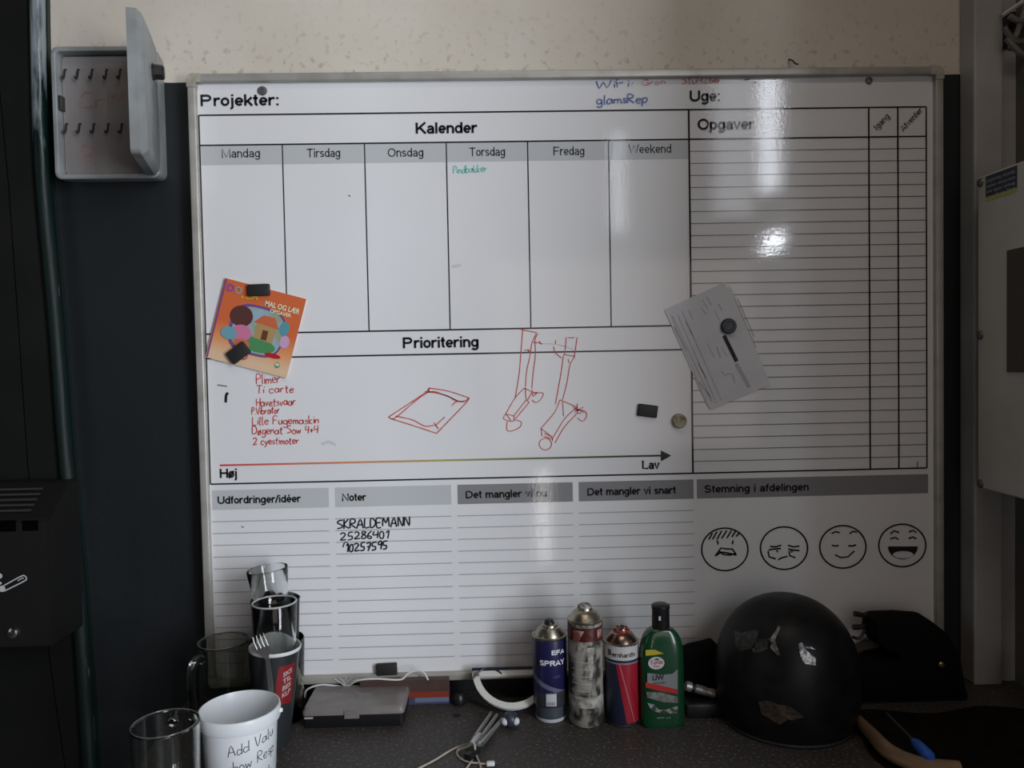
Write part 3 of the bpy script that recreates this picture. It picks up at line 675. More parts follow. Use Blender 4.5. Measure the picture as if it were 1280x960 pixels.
for i, (s, a, b, y, h) in enumerate((('Plimer', 321, 352, 479, 12), ('Ti carte', 321, 369, 491, 10), ('Havetsvaar', 321, 371, 507, 10), ('P.Vibrator', 315, 351, 517, 9), ('Lille Fugemaskin', 316, 400, 530, 10), ('Døgenat Sow 4+4', 316, 399, 542, 10), ('2 cyestimoter', 317, 375, 555, 9))):
    note(s, a, y+1, b, y-1, h, 1.2, ink_red, 10+i)
note('SKRALDEMANN', 422, 661, 514, 657, 11.5, 1.7, ink_black, 3); note('25286401', 426, 675, 488, 672, 9.5, 1.6, ink_black, 4); note('10257595', 432, 690, 486, 686, 10, 1.8, ink_black, 5)
strokes([[(429, 684), (431, 678), (435, 678)]], ident, 1.4, ink_black, 'marker_writing')
note('WiFi:', 745, 112, 793, 108, 10, 1.5, ink_blue, 6); note('glamsRep', 746, 130, 811, 128, 11, 1.8, ink_blue, 7)
note('Gron', 803, 107, 833, 105, 7, 1.4, ink_faint, 8); note('Stu4266', 852, 105, 900, 103, 9, 1.6, ink_faint, 9)
note('Pindbakker', 567, 217, 610, 214, 9, 1.3, ink_green, 12)
strokes([[(285.5, 491), (283, 494), (282.5, 503)]], ident, 3.2, ink_black, 'marker_writing', lab='short thick black stroke')
for st in [[(930, 100), (937, 99)], [(943, 103), (945, 104)], [(1147, 576), (1146, 584)], [(272, 481), (284, 483)], [(436, 244), (438, 245.5)], [(302, 658), (305, 659)]]: strokes([st], ident, 1.3, mat('ink_grey', (.12, .12, .12), .5), 'stray_mark')
for st in [[(403, 555), (412, 552), (420, 556)], [(566, 333), (576, 331)], [(270, 450), (283, 452)]]: strokes([st], ident, 3.0, mat('smudge', (.58, .58, .60), .3), 'smudge')

# ------------------------------------------------------------------ magnets
def magnet(px, py, w, h, ang, d=.008, label='', y0=0.0, m=black_rubber, name='magnet'):
    p = on_y(px, py, y0-d/2)
    bm = bmesh.new(); sw = w/F_PX*1.53; sh = h/F_PX*1.53
    box(bm, -sw/2, sw/2, -d, 0, -sh/2, sh/2, .0022, 3)
    o = obj(name, bm, m, smooth=True, loc=(p.x, y0, p.z)); o.rotation_euler = (0, ang, 0)
    return tag(o, label, 'magnet', 'magnets on the whiteboard')
def disc_magnet(px, py, r, d, label, m, y0=0.0):
    p = on_y(px, py, y0-d); bm = bmesh.new(); rr = r/F_PX*1.53
    lathe(bm, [(0, d*.85), (rr*.55, d*.86), (rr*.62, d), (rr*.85, d), (rr*.97, d*.8), (rr, 0), (0, 0)], 32)
    bmesh.ops.rotate(bm, cent=(0, 0, 0), matrix=Matrix.Rotation(PI/2, 3, 'X'), verts=bm.verts[:])
    o = obj('magnet', bm, m, smooth=True, loc=(p.x, y0, p.z)); return tag(o, label, 'magnet', 'magnets on the whiteboard')
magnet(809.5, 513.5, 25, 15.5, .14, label='black rectangular magnet alone on the board left of the beige round one')
magnet(483.5, 836.5, 26, 14.5, -.03, d=.012, label='black rectangular magnet at the bottom edge of the board')
disc_magnet(850, 526.5, 9.3, .010, 'dirty beige round magnet on the board near the green arrow head', mat('dirty_beige', (.36, .31, .22), .6, col2=(.16, .12, .08), scale=90, lo=.45, hi=.65))

# ------------------------------------------------------------------ colouring booklet
def quad_frame(TL, TR, BL, y):
    a = on_y(*TL, y); b = on_y(*TR, y); c = on_y(*BL, y); ux = (b-a); vz = (a-c)
    L_, H_ = ux.length, vz.length
    ang = math.atan2(-ux.z, ux.x)
    return c, L_, H_, ang
c, L_, H_, ang = quad_frame((281, 348), (381, 374), (258, 446), -.004)
bk = thing('booklet', 'orange colouring booklet with colourful oval picture held by two black magnets', 'booklet', (c.x, -.0002, c.z)); bk.rotation_euler = (0, ang, 0)
TH = .006
bm = bmesh.new(); box(bm, 0, L_, -TH+.0008, 0, 0, H_, 0); obj('pages', bm, mat('page_edges', (.6, .55, .5), .7), bk)
m = bpy.data.materials.new('booklet_cover'); m.use_nodes = True; nt = m.node_tree; b = nt.nodes['Principled BSDF']; b.inputs['Roughness'].default_value = .3
tc = nt.nodes.new('ShaderNodeTexCoord'); s_ = nt.nodes.new('ShaderNodeSeparateXYZ'); mr = nt.nodes.new('ShaderNodeMapRange'); r = nt.nodes.new('ShaderNodeValToRGB')
mr.inputs['From Max'].default_value = H_
e = r.color_ramp.elements; e[0].position = .08; e[0].color = (.72, .50, .33, 1); e[1].position = .5; e[1].color = (.62, .14, .05, 1); q = e.new(.27); q.color = (.72, .30, .12, 1)
nt.links.new(tc.outputs['Object'], s_.inputs[0]); nt.links.new(s_.outputs[2], mr.inputs[0]); nt.links.new(mr.outputs[0], r.inputs[0]); nt.links.new(r.outputs[0], b.inputs['Base Color'])
bm = bmesh.new(); box(bm, -.001, L_+.001, -TH, -TH+.0008, -.001, H_+.001, 0); cover = obj('cover', bm, m, bk)
def K(u, v, e=0): return (u*L_, -TH-.0002-e*.00015, v*H_)
def shape(pts, m, nm, e=1, par=cover):
    bm = bmesh.new(); bm.faces.new([bm.verts.new(K(u, v, e)) for u, v in pts]); return obj(nm, bm, m, par)
def ell(cx, cy, rx, ry, n=24, p=1.0): return [(cx+rx*math.cos(2*PI*i/n), cy+ry*math.sin(2*PI*i/n)) for i in range(n)]
def ppm(c): return mat('ink_%02d%02d%02d' % tuple(int(v*99) for v in c), c, .3)
shape([(0, 0), (.022, 0), (.022, 1), (0, 1)], ppm((.20, .07, .22)), 'spine', 1)
oc = [(.52+.34*math.copysign(abs(math.cos(t))**.6, math.cos(t)), .47+.31*math.copysign(abs(math.sin(t))**.7, math.sin(t))) for t in [2*PI*i/40 for i in range(40)]]
shape(oc, ppm((.16, .08, .24)), 'picture_panel', 2)
oc2 = [(.53+.31*math.copysign(abs(math.cos(t))**.6, math.cos(t)), .47+.28*math.copysign(abs(math.sin(t))**.7, math.sin(t))) for t in [2*PI*i/40 for i in range(40)]]
shape(oc2, mat('picture_scene', (.30, .42, .50), .3, col2=(.30, .34, .22), scale=45, lo=.4, hi=.6), 'picture_panel', 3)
shape(ell(.55, .30, .24, .09), ppm((.08, .26, .10)), 'picture_shape', 4)
shape([(.50, .38), (.74, .36), (.74, .58), (.62, .66), (.50, .58)], ppm((.42, .28, .12)), 'picture_shape', 5)
shape([(.46, .57), (.78, .55), (.70, .68), (.56, .68)], ppm((.55, .14, .06)), 'picture_shape', 6)
shape([(.59, .38), (.66, .38), (.66, .50), (.59, .50)], ppm((.14, .05, .03)), 'picture_shape', 7)
shape(ell(.84, .58, .06, .09), ppm((.10, .30, .36)), 'picture_shape', 6)
shape(ell(.88, .42, .06, .08), ppm((.55, .35, .55)), 'picture_shape', 7)
shape(ell(.30, .60, .14, .13), ppm((.10, .04, .035)), 'picture_shape', 8)
shape(ell(.35, .40, .12, .10), ppm((.60, .18, .32)), 'picture_shape', 9)
shape(ell(.20, .36, .10, .08), ppm((.16, .34, .40)), 'picture_shape', 10)
shape(ell(.38, .27, .10, .06), ppm((.55, .16, .08)), 'picture_shape', 10)
shape(ell(.78, .22, .10, .03), ppm((.45, .02, .03)), 'picture_shape', 8)
shape(ell(.44, .13, .05, .055), ppm((.55, .08, .08)), 'badge', 3)
shape(ell(.44, .13, .032, .036), ppm((.7, .40, .30)), 'badge', 4)
shape(ell(.86, .12, .035, .038), ppm((.12, .30, .10)), 'badge', 3)
shape([(.835, .11), (.885, .11), (.885, .145), (.835, .145)], ppm((.6, .6, .5)), 'badge', 4)
def ktext(s, u0, u1, v, h, m, dv=0, e=9):
    bm = bmesh.new(); text_bm(bm, s, lambda a, b: K(u0+(u1-u0)*a, v+dv*a+h*b, e), .03); obj('title_lettering', bm, m, cover)
for s, u, cc in (('D', .05, (.30, .08, .36)), ('O', .145, (.30, .34, .28)), ('R', .26, (.55, .10, .05)), ('A', .36, (.62, .40, .03))):
    ktext(s, u, u+.085, .865 - (u-.05)*.08, .09, ppm(cc))
ktext('MAL OG LÆR', .54, .97, .80, .065, ppm((.75, .72, .48)), .0); ktext('OPGAVER', .62, .88, .735, .045, ppm((.75, .72, .48)))
ktext('& lim', .24, .36, .82, .04, ppm((.65, .45, .05)))
magnet(323.5, 362.5, 27, 14.5, -.02, y0=-TH-.0005, d=.009, label='black rectangular magnet on the top edge of the orange booklet')
magnet(298, 441, 26, 17, -.62, y0=-TH-.0005, d=.010, label='tilted black rectangular magnet on the lower left of the orange booklet')

# ------------------------------------------------------------------ papers
c, L_, H_, ang = quad_frame((838, 389), (914, 357), (887, 512), -.001)
def sheet(c, L_, H_, ang, y, label, curl=.004):
    t = thing('paper_sheet', label, 'paper', (c.x, y, c.z), 0, 'papers pinned together'); t.rotation_euler = (0, ang, 0)
    bm = bmesh.new(); n = 8; rows = []
    for yy in (0, -.0004):
        g = [[bm.verts.new((L_*i/n, yy-curl*(abs(j/n-.5)*2)**3*((i/n)), H_*j/n)) for j in range(n+1)] for i in range(n+1)]; rows.append(g)
        for i in range(n):
            for j in range(n): bm.faces.new((g[i][j], g[i+1][j], g[i+1][j+1], g[i][j+1]))
    a, b = rows
    for i in range(n):
        bm.faces.new((a[i][0], a[i+1][0], b[i+1][0], b[i][0])); bm.faces.new((a[i][n], a[i+1][n], b[i+1][n], b[i][n]))
        bm.faces.new((a[0][i], a[0][i+1], b[0][i+1], b[0][i])); bm.faces.new((a[n][i], a[n][i+1], b[n][i+1], b[n][i]))
    o = obj('sheet', bm, mat('paper_white', (.60, .60, .62), .7, col2=(.57, .57, .585), scale=20), t, smooth=True); return t, o
c2 = on_y(886, 505, -.001)
sheet(Vector((c.x-.006, 0, c.z+.010)), L_, H_-.004, ang-.03, -.0014, 'white sheet showing only at the left edge behind the pinned document', 0.0)
t, sh = sheet(c, L_, H_, ang, -.0024, 'white printed document pinned aslant by a round navy magnet', 0.0)
def PQ(px, py):
    p = on_y(px, py, -.003); dx, dz = p.x-c.x, p.z-c.z
    ca, sa = math.cos(ang), math.sin(ang)     # inverse of rotation about Y
    return (dx*ca-dz*sa, -.0007, dx*sa+dz*ca)
def ZP(x, y): return (830+x/5.647, 350+y/5.647)
grey_ink = mat('faint_print', (.40, .39, .41), .7); grey2 = mat('mid_print', (.28, .28, .30), .7)
def onp(lst, w, m, nm='printed_lines'):
    bm = bmesh.new()
    for st in lst: ribbon2(bm, [ZP(*q) for q in st], w, PQ)
    return obj(nm, bm, m, sh)
onp([[(60, 255), (340, 860)], [(95, 245), (370, 870)], [(128, 220), (405, 850)], [(495, 130), (650, 480)], [(520, 130), (640, 400)], [(170, 210), (205, 280)], [(305, 445), (355, 550)], [(272, 140), (310, 210)], [(355, 215), (395, 290)], [(260, 195), (300, 245)], [(405, 470), (445, 540)]], .7, grey2)
onp([[(240, 590), (300, 690)], [(370, 470), (400, 550)], [(300, 120), (335, 180)], [(385, 170), (410, 215)], [(150, 290), (200, 390)], [(75, 330), (160, 500)], [(480, 660), (500, 730)], [(405, 645), (430, 672), (470, 660)], [(430, 320), (470, 400)], [(250, 720), (330, 830)]], 1.6, grey_ink)
onp([[(423, 392), (513, 575)]], 5.0, mat('black_bar', (.02, .02, .022), .6), 'black_bar')
onp([[(440, 425), (500, 550)]], .7, grey_ink, 'bar_lettering')
onp([[(508, 590), (560, 680), (600, 758)]], 5.0, grey_ink, 'grey_stamp')
disc_magnet(911.8, 407.5, 9.8, .009, 'round dark navy magnet on the pinned white document', mat('navy_magnet', (.012, .018, .035), .3), y0=-.0034)

# ------------------------------------------------------------------ key cabinet
YK = -0.018; YP = 0.004
kA = on_y(62, 58, YK); kB = on_y(199, 222, YK)
kx0, kx1, kz1, kz0 = kA.x, kB.x, kA.z, on_y(130, 223, YK).z
kc = thing('key_cabinet', 'open grey plastic key cabinet with its lid swung out, left of the whiteboard', 'cabinet', ((kx0+kx1)/2, WALL, kz0))
def rrect(x0, x1, z0, z1, r, n=5):
    out = []
    for cx, cz, a in ((x1-r, z1-r, 0), (x0+r, z1-r, PI/2), (x0+r, z0+r, PI), (x1-r, z0+r, 3*PI/2)):
        out += [(cx+r*math.cos(a+i*PI/2/n), cz+r*math.sin(a+i*PI/2/n)) for i in range(n+1)]
    return out
def loft(bm, loops, cap0=True, cap1=True):
    R = [[bm.verts.new(v) for v in lp] for lp in loops]; n = len(R[0])
    for A, B in zip(R, R[1:]):
        for i in range(n): j = (i+1) % n; bm.faces.new((A[i], A[j], B[j], B[i]))
    if cap0: bm.faces.new(R[0][::-1])
    if cap1: bm.faces.new(R[-1])
RR = .014; tw = .009
bm = bmesh.new()
o_ = lambda d, y, r=RR: [(x, y, z) for x, z in rrect(kx0+d, kx1-d, kz0+d, kz1-d, r)]
loft(bm, [o_(.004, WALL-.0005), o_(.0, YK+.02), o_(0, YK+.002), o_(.002, YK), o_(tw-.001, YK, .009), o_(tw, YK+.001, .009), o_(tw+.002, YP+.004, .009)])
sub(obj('housing', bm, grey_plastic, smooth=True), kc)
bm = bmesh.new()
pl_pts = [(x, z) for x, z in rrect(kx0+.012, kx1-.012, kz0+.012, kz1-.013, .008)]
loft(bm, [[(x, YP, z) for x, z in pl_pts], [(x, YP-.004, z) for x, z in pl_pts]])
plate = sub(obj('key_plate', bm, grey_inner), kc)
for px in (80, 96.5, 114, 132, 149):
    for py in (92, 160):
        p = on_y(px+(0 if py < 100 else 2), py, YP-.012)
        bm = bmesh.new(); tube(bm, smooth_path([(p.x, YP-.003, p.z+.010), (p.x, YP-.008, p.z+.009), (p.x, YP-.010, p.z), (p.x-.001, YP-.011, p.z-.007), (p.x-.002, YP-.015, p.z-.010), (p.x-.002, YP-.018, p.z-.006)], 3), .0019, 6)
        o = obj('hook', bm, dark_steel, smooth=True); o.parent = plate
kf = lambda a, b: on_y(a, b, YP-.0052)
for s, a in (('Crim', (99, 137, 161, 126, 20)), ('B', (102, 207, 122, 205, 24))):
    bm = bmesh.new(); hand(bm, s, kf, a[0], a[1], a[2], a[3], a[4], 1.3, 5)
    o = obj('red_writing', bm, mat('faded_red', (.40, .15, .14), .6, col2=(.36, .28, .27), scale=60)); o.parent = plate
# left latch notch
bm = bmesh.new(); p = on_y(74, 132, YP); box(bm, kx0+tw, kx0+tw+.007, YK+.004, YP, p.z-.014, p.z+.014, .001); sub(obj('latch_catch', bm, dark_steel), kc)
# lid
near_o = on_y(181, 100, YK-.165).x; hx = kx1+.005
la = math.atan2(near_o-hx, .165)
lid = bpy.data.objects.new('lid', None); C.objects.link(lid)
bm = bmesh.new()
LW, LH = .172, kz1-kz0-.003; tk = .026
# local: u along lid (0 hinge..LW), v height, w thickness (0 outer face .. -tk inward/left)
def lp(du, w, r=.012, inset=0): return [(u, w, v) for u, v in rrect(du, LW-du, du, LH-du, r)]
loft(bm, [lp(.012, 0, .012), lp(.006, .003, .012), lp(0, .010, .012), lp(0, tk, .012), lp(.003, tk, .010), lp(.004, .012, .009)], True, True)
Mx = Matrix.Translation((hx, YK-.001, kz0+.0015)) @ Matrix.Rotation(-PI/2+la, 4, 'Z') @ Matrix(((1, 0, 0, 0), (0, -1, 0, 0), (0, 0, 1, 0), (0, 0, 0, 1)))
bmesh.ops.transform(bm, matrix=Mx, verts=bm.verts[:])
bpy.data.objects.remove(lid)
lid = sub(obj('lid', bm, grey_plastic, smooth=True), kc)
bm = bmesh.new(); prof = [(0, .018), (.008, .018), (.0125, .016), (.014, .0)]
lathe(bm, [(0, .020), (.011, .020), (.013, .017), (.0135, .004), (.016, .0)], 10)
Mk = Mx @ Matrix.Translation((LW*.42, 0, LH*.70)) @ Matrix.Rotation(PI/2, 4, 'X')
bmesh.ops.transform(bm, matrix=Mk, verts=bm.verts[:]); o = obj('knob', bm, black_plastic); o.parent = lid
bm = bmesh.new(); lathe(bm, [(0, .001), (.004, .001), (.0045, 0)], 14)
bmesh.ops.transform(bm, matrix=Mx @ Matrix.Translation((LW*.30, .0015, LH*.10)) @ Matrix.Rotation(PI/2, 4, 'X'), verts=bm.verts[:]); o = obj('screw_plug', bm, dark_steel); o.parent = lid

# nail above the board
p = on_y(997, 76, .0); bm = bmesh.new(); tube(bm, smooth_path([(p.x-.006, WALL-.001, p.z+.014), (p.x-.004, .018, p.z+.008), (p.x+.001, .014, p.z), (p.x+.007, .013, p.z-.002)], 4), .0018, 6)
tag(obj('wall_hook', bm, dark_steel, smooth=True), 'small bent dark nail on the wall just above the board', 'hook')

# ------------------------------------------------------------------ glasses
def glass_prof(r0, r1, h, t=.0025, base=.012, zr=0.0):
    return [(0, 0), (r0*.9, 0), (r0, .003), (r0+(r1-r0)*.5, h*.5), (r1, h-.002), (r1-t*.5, h), (r1-t, h-.002), (r0+(r1-r0)*.5-t, h*.5), (r0-t, base+.004), (r0*.7, base), (0, base)]
def handle_path(r, h, a, out=.028):
    ca, sa = math.cos(a), math.sin(a)
    P = [(r-.002, h*.86), (r+out*.45, h*.89), (r+out*.95, h*.78), (r+out, h*.55), (r+out*.85, h*.30), (r+out*.35, h*.20), (r-.002, h*.22)]
    return [(q*ca, q*sa, z) for q, z in P]
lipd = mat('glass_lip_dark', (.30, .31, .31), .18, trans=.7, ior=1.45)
lipm = mat('glass_lip_glint', (.62, .64, .64), .18, trans=.45, ior=1.45, coat=.5)  # whitish colour paints in the bright window glint on the tumbler rim
def mug(loc, r, h, ang, label, gm, out=.028):
    t = thing('glass_mug', label, 'mug', loc, 0, 'glass beer mugs')
    bm = bmesh.new(); lathe(bm, glass_prof(r*.93, r, h, .004, .016), 48); obj('glass_body', bm, gm, t, smooth=True)
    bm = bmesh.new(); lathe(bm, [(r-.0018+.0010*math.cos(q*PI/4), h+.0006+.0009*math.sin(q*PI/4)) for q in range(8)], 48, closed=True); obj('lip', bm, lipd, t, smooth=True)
    bm = bmesh.new(); tube(bm, smooth_path(handle_path(r, h, ang, out), 5), .0080, 10); obj('handle', bm, gm, t, smooth=True); return t
p = on_z(206.5, 904, .15); mug((p.x, p.y, 0), .0485, .15, 1.75, 'empty glass beer mug nearest the camera, bottom left beside the white bucket', GLASS)
p = on_z(281, 799, .15); mug((p.x, -.062, 0), .0480, .15, -2.15, 'glass beer mug with handle to the left, standing behind the white bucket', GLASS_D, .024)

# white bucket
p = on_z(299.5, 883, .13)
bk_ = thing('plastic_bucket', 'small white plastic bucket with black handwriting', 'bucket', (p.x, p.y, 0))
Rb = .063
bm = bmesh.new(); lathe(bm, [(0, 0), (Rb*.80, 0), (Rb*.83, .003), (Rb*.915, .105), (Rb*.93, .1055), (Rb*.935, .108), (Rb*.985, .109), (Rb*1.0, .111), (Rb*1.01, .126), (Rb*.995, .130), (Rb*.965, .1305), (Rb*.95, .128), (Rb*.90, .105), (Rb*.79, .005), (0, .004)], 64)
obj('bucket_wall', bm, mat('bucket_white', (.74, .77, .79), .32, col2=(.70, .735, .755), scale=10), bk_, smooth=True)
def cyl_fn(rf, a_mid, aw, z_of):    # maps (u,v) to a cone surface in the thing's local frame
    def f(u, v):
        z = z_of(v, u); a = a_mid+aw*(u-.5); r = rf(z); return (r*math.cos(a), r*math.sin(a), z)
    return f
acam = math.atan2(CAM.y-p.y, CAM.x-p.x)
def hand_cyl(par, s, rf, a0, a1, z0, z1, h, w, m, seed, nm='handwriting'):
    st, tot = hand_strokes(s, .03, seed); bm = bmesh.new()
    def f(x, y):
        u = x/tot; a = a0+(a1-a0)*u; z = z0+(z1-z0)*u+y*h; r = rf(z); return (r*math.cos(a), r*math.sin(a), z)
    sc_ = w/h
    for pts in st:
        q = pts
        if len(q) > 2: q = [(v.x, v.y) for v in smooth_path([(a, b, 0) for a, b in q], 3)]
        ribbon2(bm, q, sc_, f)
    return obj(nm, bm, m, par)
rbf = lambda z: Rb*(.83+.085*z/.105)+.0004
hand_cyl(bk_, 'Add Valu', rbf, acam-.35, acam+1.05, .0755, .090, .017, .0011, ink_black, 2)
hand_cyl(bk_, 'show Resp', rbf, acam-.35, acam+1.10, .050, .063, .017, .0011, ink_black, 3)
hand_cyl(bk_, 'your w.', rbf, acam-.35, acam+1.0, .025, .037, .017, .0011, ink_black, 4)
bm = bmesh.new(); a = acam+1.35; lathe(bm, [(0, .004), (.003, .004), (.004, 0)], 12)
bmesh.ops.transform(bm, matrix=Matrix.Translation((Rb*1.0*math.cos(a), Rb*1.0*math.sin(a), .119)) @ Matrix.Rotation(a, 4, 'Z') @ Matrix.Rotation(PI/2, 4, 'Y'), verts=bm.verts[:])
obj('handle_stud', bm, white_plastic, bk_)

# rear stack: large glass, dark cup, small glass
p = on_z(345, 797, .158); XG, YG = p.x, -.072
t = thing('large_glass', 'large clear glass against the board, holding the crumpled dark cup', 'glass', (XG, YG, 0))
bm = bmesh.new(); lathe(bm, glass_prof(.047, .052, .155, .003, .014), 48); obj('glass_body', bm, GLASS_D, t, smooth=True)
pc = on_z(339.5, 748, .232)
t = thing('dark_cup', 'tall crumpled black cup standing in the large glass, small glass stuck in it', 'cup', (XG-.001, YG, .0145))
dkc = mat('dark_cup_plastic', (.012, .012, .014), .55, bump=.6, bscale=60)
bm = bmesh.new(); lathe(bm, [(0, 0), (.036, 0), (.037, .002), (.0445, .214), (.046, .217), (.0445, .2185), (.043, .216), (.0355, .006), (0, .005)], 40)
for v in bm.verts:
    if v.co.z > .1:
        k = 1+.03*math.sin(5*math.atan2(v.co.y, v.co.x)+v.co.z*60); v.co.x *= k; v.co.y *= k
obj('cup_wall', bm, dkc, t, smooth=True)
bm = bmesh.new(); rnd = random.Random(4)
for k in range(14):
    a = k*2*PI/14+rnd.uniform(-.2, .2); rr = rnd.uniform(.016, .033)
    pts = bmesh.ops.create_icosphere(bm, subdivisions=2, radius=rnd.uniform(.008, .012))['verts']
    bmesh.ops.transform(bm, matrix=Matrix.Translation((rr*math.cos(a), rr*math.sin(a), .212+rnd.uniform(-.006, .006))) @ Matrix.Scale(1.5, 4, (math.cos(a+1), math.sin(a+1), 0)), verts=pts)
for v in bm.verts: v.co += Vector((rnd.uniform(-1, 1), rnd.uniform(-1, 1), rnd.uniform(-1, 1)))*.0012
o = obj('crumpled_bag', bm, mat('black_bag', (.010, .010, .011), .4), t); o['label'] = 'crumpled black plastic stuffed in the mouth'
pg = on_z(331, 715, .284)
t = thing('drinking_glass', 'topmost clear drinking glass sticking out of the dark cup', 'glass', (XG-.006, YG-.004, .2245))
t.rotation_euler = (0, -.10, 0)
bm = bmesh.new(); lathe(bm, glass_prof(.031, .0385, .068, .0018, .005), 40); obj('glass_body', bm, GLASS, t, smooth=True)
# front stack: paper cup + tumbler + fork
d_ = 1.368
pr = on_y(344, 806, CAM.y+d_)
hC = pr.z
t = thing('paper_cup', 'charcoal paper cup with white rim and red printed label', 'cup', (pr.x-.009, pr.y, 0)); t.rotation_euler = (0, .05, 0)
bm = bmesh.new(); prf = lambda z: .029+(.0435-.029)*z/hC
lathe(bm, [(0, .004), (.028, .004), (.0285, 0), (.029, 0), (prf(hC-.006), hC-.006), (.0425, hC-.006)], 48)
cupm = mat('cup_charcoal', (.022, .026, .027), .35); obj('cup_wall', bm, cupm, t, smooth=True)
bm = bmesh.new(); lathe(bm, [(.0430, hC-.007), (.0450, hC-.006), (.0455, hC-.002), (.0445, hC), (.0425, hC-.001), (.040, hC-.02), (.029, .012), (0, .011)], 48)
obj('rim', bm, mat('cup_white', (.62, .63, .63), .4, col2=(.5, .5, .49), scale=25), t, smooth=True)
ac = math.atan2(CAM.y-pr.y, CAM.x-pr.x)
rl = lambda z: prf(z)+.0005
bm = bmesh.new()
def uvc(a, z, off=.0005): r = prf(z)+off; return (r*math.cos(ac+a), r*math.sin(ac+a), z)
def patch(bm, fa0, fa1, z0, z1, off, n=8, mz=6):
    g = [[bm.verts.new(uvc(fa0(z0+(z1-z0)*j/mz)+(fa1(z0+(z1-z0)*j/mz)-fa0(z0+(z1-z0)*j/mz))*i/n, z0+(z1-z0)*j/mz, off)) for j in range(mz+1)] for i in range(n+1)]
    for i in range(n):
        for j in range(mz): bm.faces.new((g[i][j], g[i+1][j], g[i+1][j+1], g[i][j+1]))
zt_, zb_ = hC-.024, hC-.095
patch(bm, lambda z: .02+.25*abs((z-zb_)/(zt_-zb_)-.45), lambda z: .92, zb_, zt_, .0005)
obj('red_label', bm, mat('label_red', (.20, .010, .012), .45), t)
bm = bmesh.new()
for i, s in enumerate(('SKS', 'TIL', 'BES', 'KLP')):
    zz = hC-.045-i*.0125
    text_bm(bm, s, lambda u, v, zz=zz: uvc(.34+.42*u, zz+.0088*v+.006*u, .0010), .03)
obj('label_lettering', bm, mat('label_text', (.42, .33, .33), .5), t)
pt = on_y(343, 753, CAM.y+d_)
t = thing('tumbler', 'clear tumbler standing in the charcoal paper cup', 'glass', (pt.x, pt.y, .133))
bm = bmesh.new(); lathe(bm, glass_prof(.0335, .0385, pt.z-.133, .0024, .008), 44); obj('glass_body', bm, GLASS, t, smooth=True)
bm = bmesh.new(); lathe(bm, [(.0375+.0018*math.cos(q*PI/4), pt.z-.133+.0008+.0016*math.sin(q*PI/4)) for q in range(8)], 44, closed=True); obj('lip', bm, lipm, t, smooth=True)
# fork
hd = on_y(331, 815, CAM.y+1.318); ft = on_y(339, 868, CAM.y+1.300)
fk = thing('fork', 'steel fork with tines up leaning on the charcoal paper cup', 'fork', (0, 0, 0))
tip = on_y(324, 797, CAM.y+1.318)
ax = (tip-hd).normalized(); side = Vector((ax.z, 0, -ax.x)).normalized(); nrm = Vector((0, -1, 0))
foot = Vector((ft.x+.004, ft.y-.008, .0025))
fk.location = foot
fm = mat('fork_steel', (.34, .33, .31), .3, .9)
pts = smooth_path([foot, ft-Vector((0, 0, .07)), ft, hd-ax*.012, hd], 5)
bm = bmesh.new(); rings = []
for i, q in enumerate(pts):
    f_ = i/(len(pts)-1); wd = .006-.0032*f_ if f_ < .9 else .0028+(f_-.9)*.02; 
    rings.append([bm.verts.new(q+side*sx_*wd+nrm*sy_*.0010) for sx_, sy_ in ((-1, -1), (1, -1), (1, 1), (-1, 1))])
for A, B in zip(rings, rings[1:]):
    for k in range(4): j = (k+1) % 4; bm.faces.new((A[k], A[j], B[j], B[k]))
bm.faces.new(rings[0]); bm.faces.new(rings[-1])
sub(obj('handle', bm, fm), fk)
bm = bmesh.new(); hw = .0115
outl = [(-.0028, -.012), (-.008, -.004), (-hw, .004), (-hw, .010), (hw, .010), (hw, .004), (.008, -.004), (.0028, -.012)]
A = [bm.verts.new(hd+side*u+ax*v+nrm*.002) for u, v in outl]; B = [bm.verts.new(hd+side*u+ax*v+nrm*.0005) for u, v in outl]
bm.faces.new(A); bm.faces.new(B[::-1])
for i in range(8): j = (i+1) % 8; bm.faces.new((A[i], A[j], B[j], B[i]))
sub(obj('head', bm, fm), fk)
for k in range(4):
    u = -hw+.0014+k*(2*hw-.0028)/3; bm = bmesh.new()
    tube(bm, [hd+side*u+ax*.009+nrm*.0013, hd+side*u+ax*.022+nrm*.003, hd+side*u*.95+ax*.032+nrm*.001], [.0014, .0013, .0006], 6); sub(obj('tine', bm, fm), fk)

# ------------------------------------------------------------------ clear-lid organizer
a = on_z(380, 908, 0); b = on_z(504, 911, 0)
ox0, ox1, oy0 = a.x, b.x, (a.y+b.y)/2
t = thing('organizer_box', 'flat black box with a scratched clear lid in front of the red and brown carton', 'box', ((ox0+ox1)/2, oy0, 0))
hw = (ox1-ox0)/2; oh = .037; od = .105
bm = bmesh.new()
def rl3(x0, x1, y0, y1, z, r, n=4): return [(x, y, z) for x, y in rrect(x0, x1, y0, y1, r, n)]
loft(bm, [rl3(-hw+.003, hw-.003, .003, od-.003, 0, .008), rl3(-hw, hw, 0, od, .004, .008), rl3(-hw, hw, 0, od, .024, .008), rl3(-hw+.002, hw-.002, .002, od-.002, .024, .007), rl3(-hw+.003, hw-.003, .003, od-.003, .006, .007)])
obj('tray', bm, black_plastic, t, smooth=True)
lidm = mat('scratched_clear', (.40, .37, .34), .22, trans=.5, col2=(.34, .32, .30), scale=30, ior=1.4, bump=.1)
bm = bmesh.new(); loft(bm, [rl3(-hw-.001, hw+.001, -.001, od+.001, .0245, .008), rl3(-hw-.001, hw+.001, -.001, od+.001, .031, .008), rl3(-hw+.003, hw-.003, .003, od-.003, oh, .008)])
obj('lid', bm, lidm, t, smooth=True)
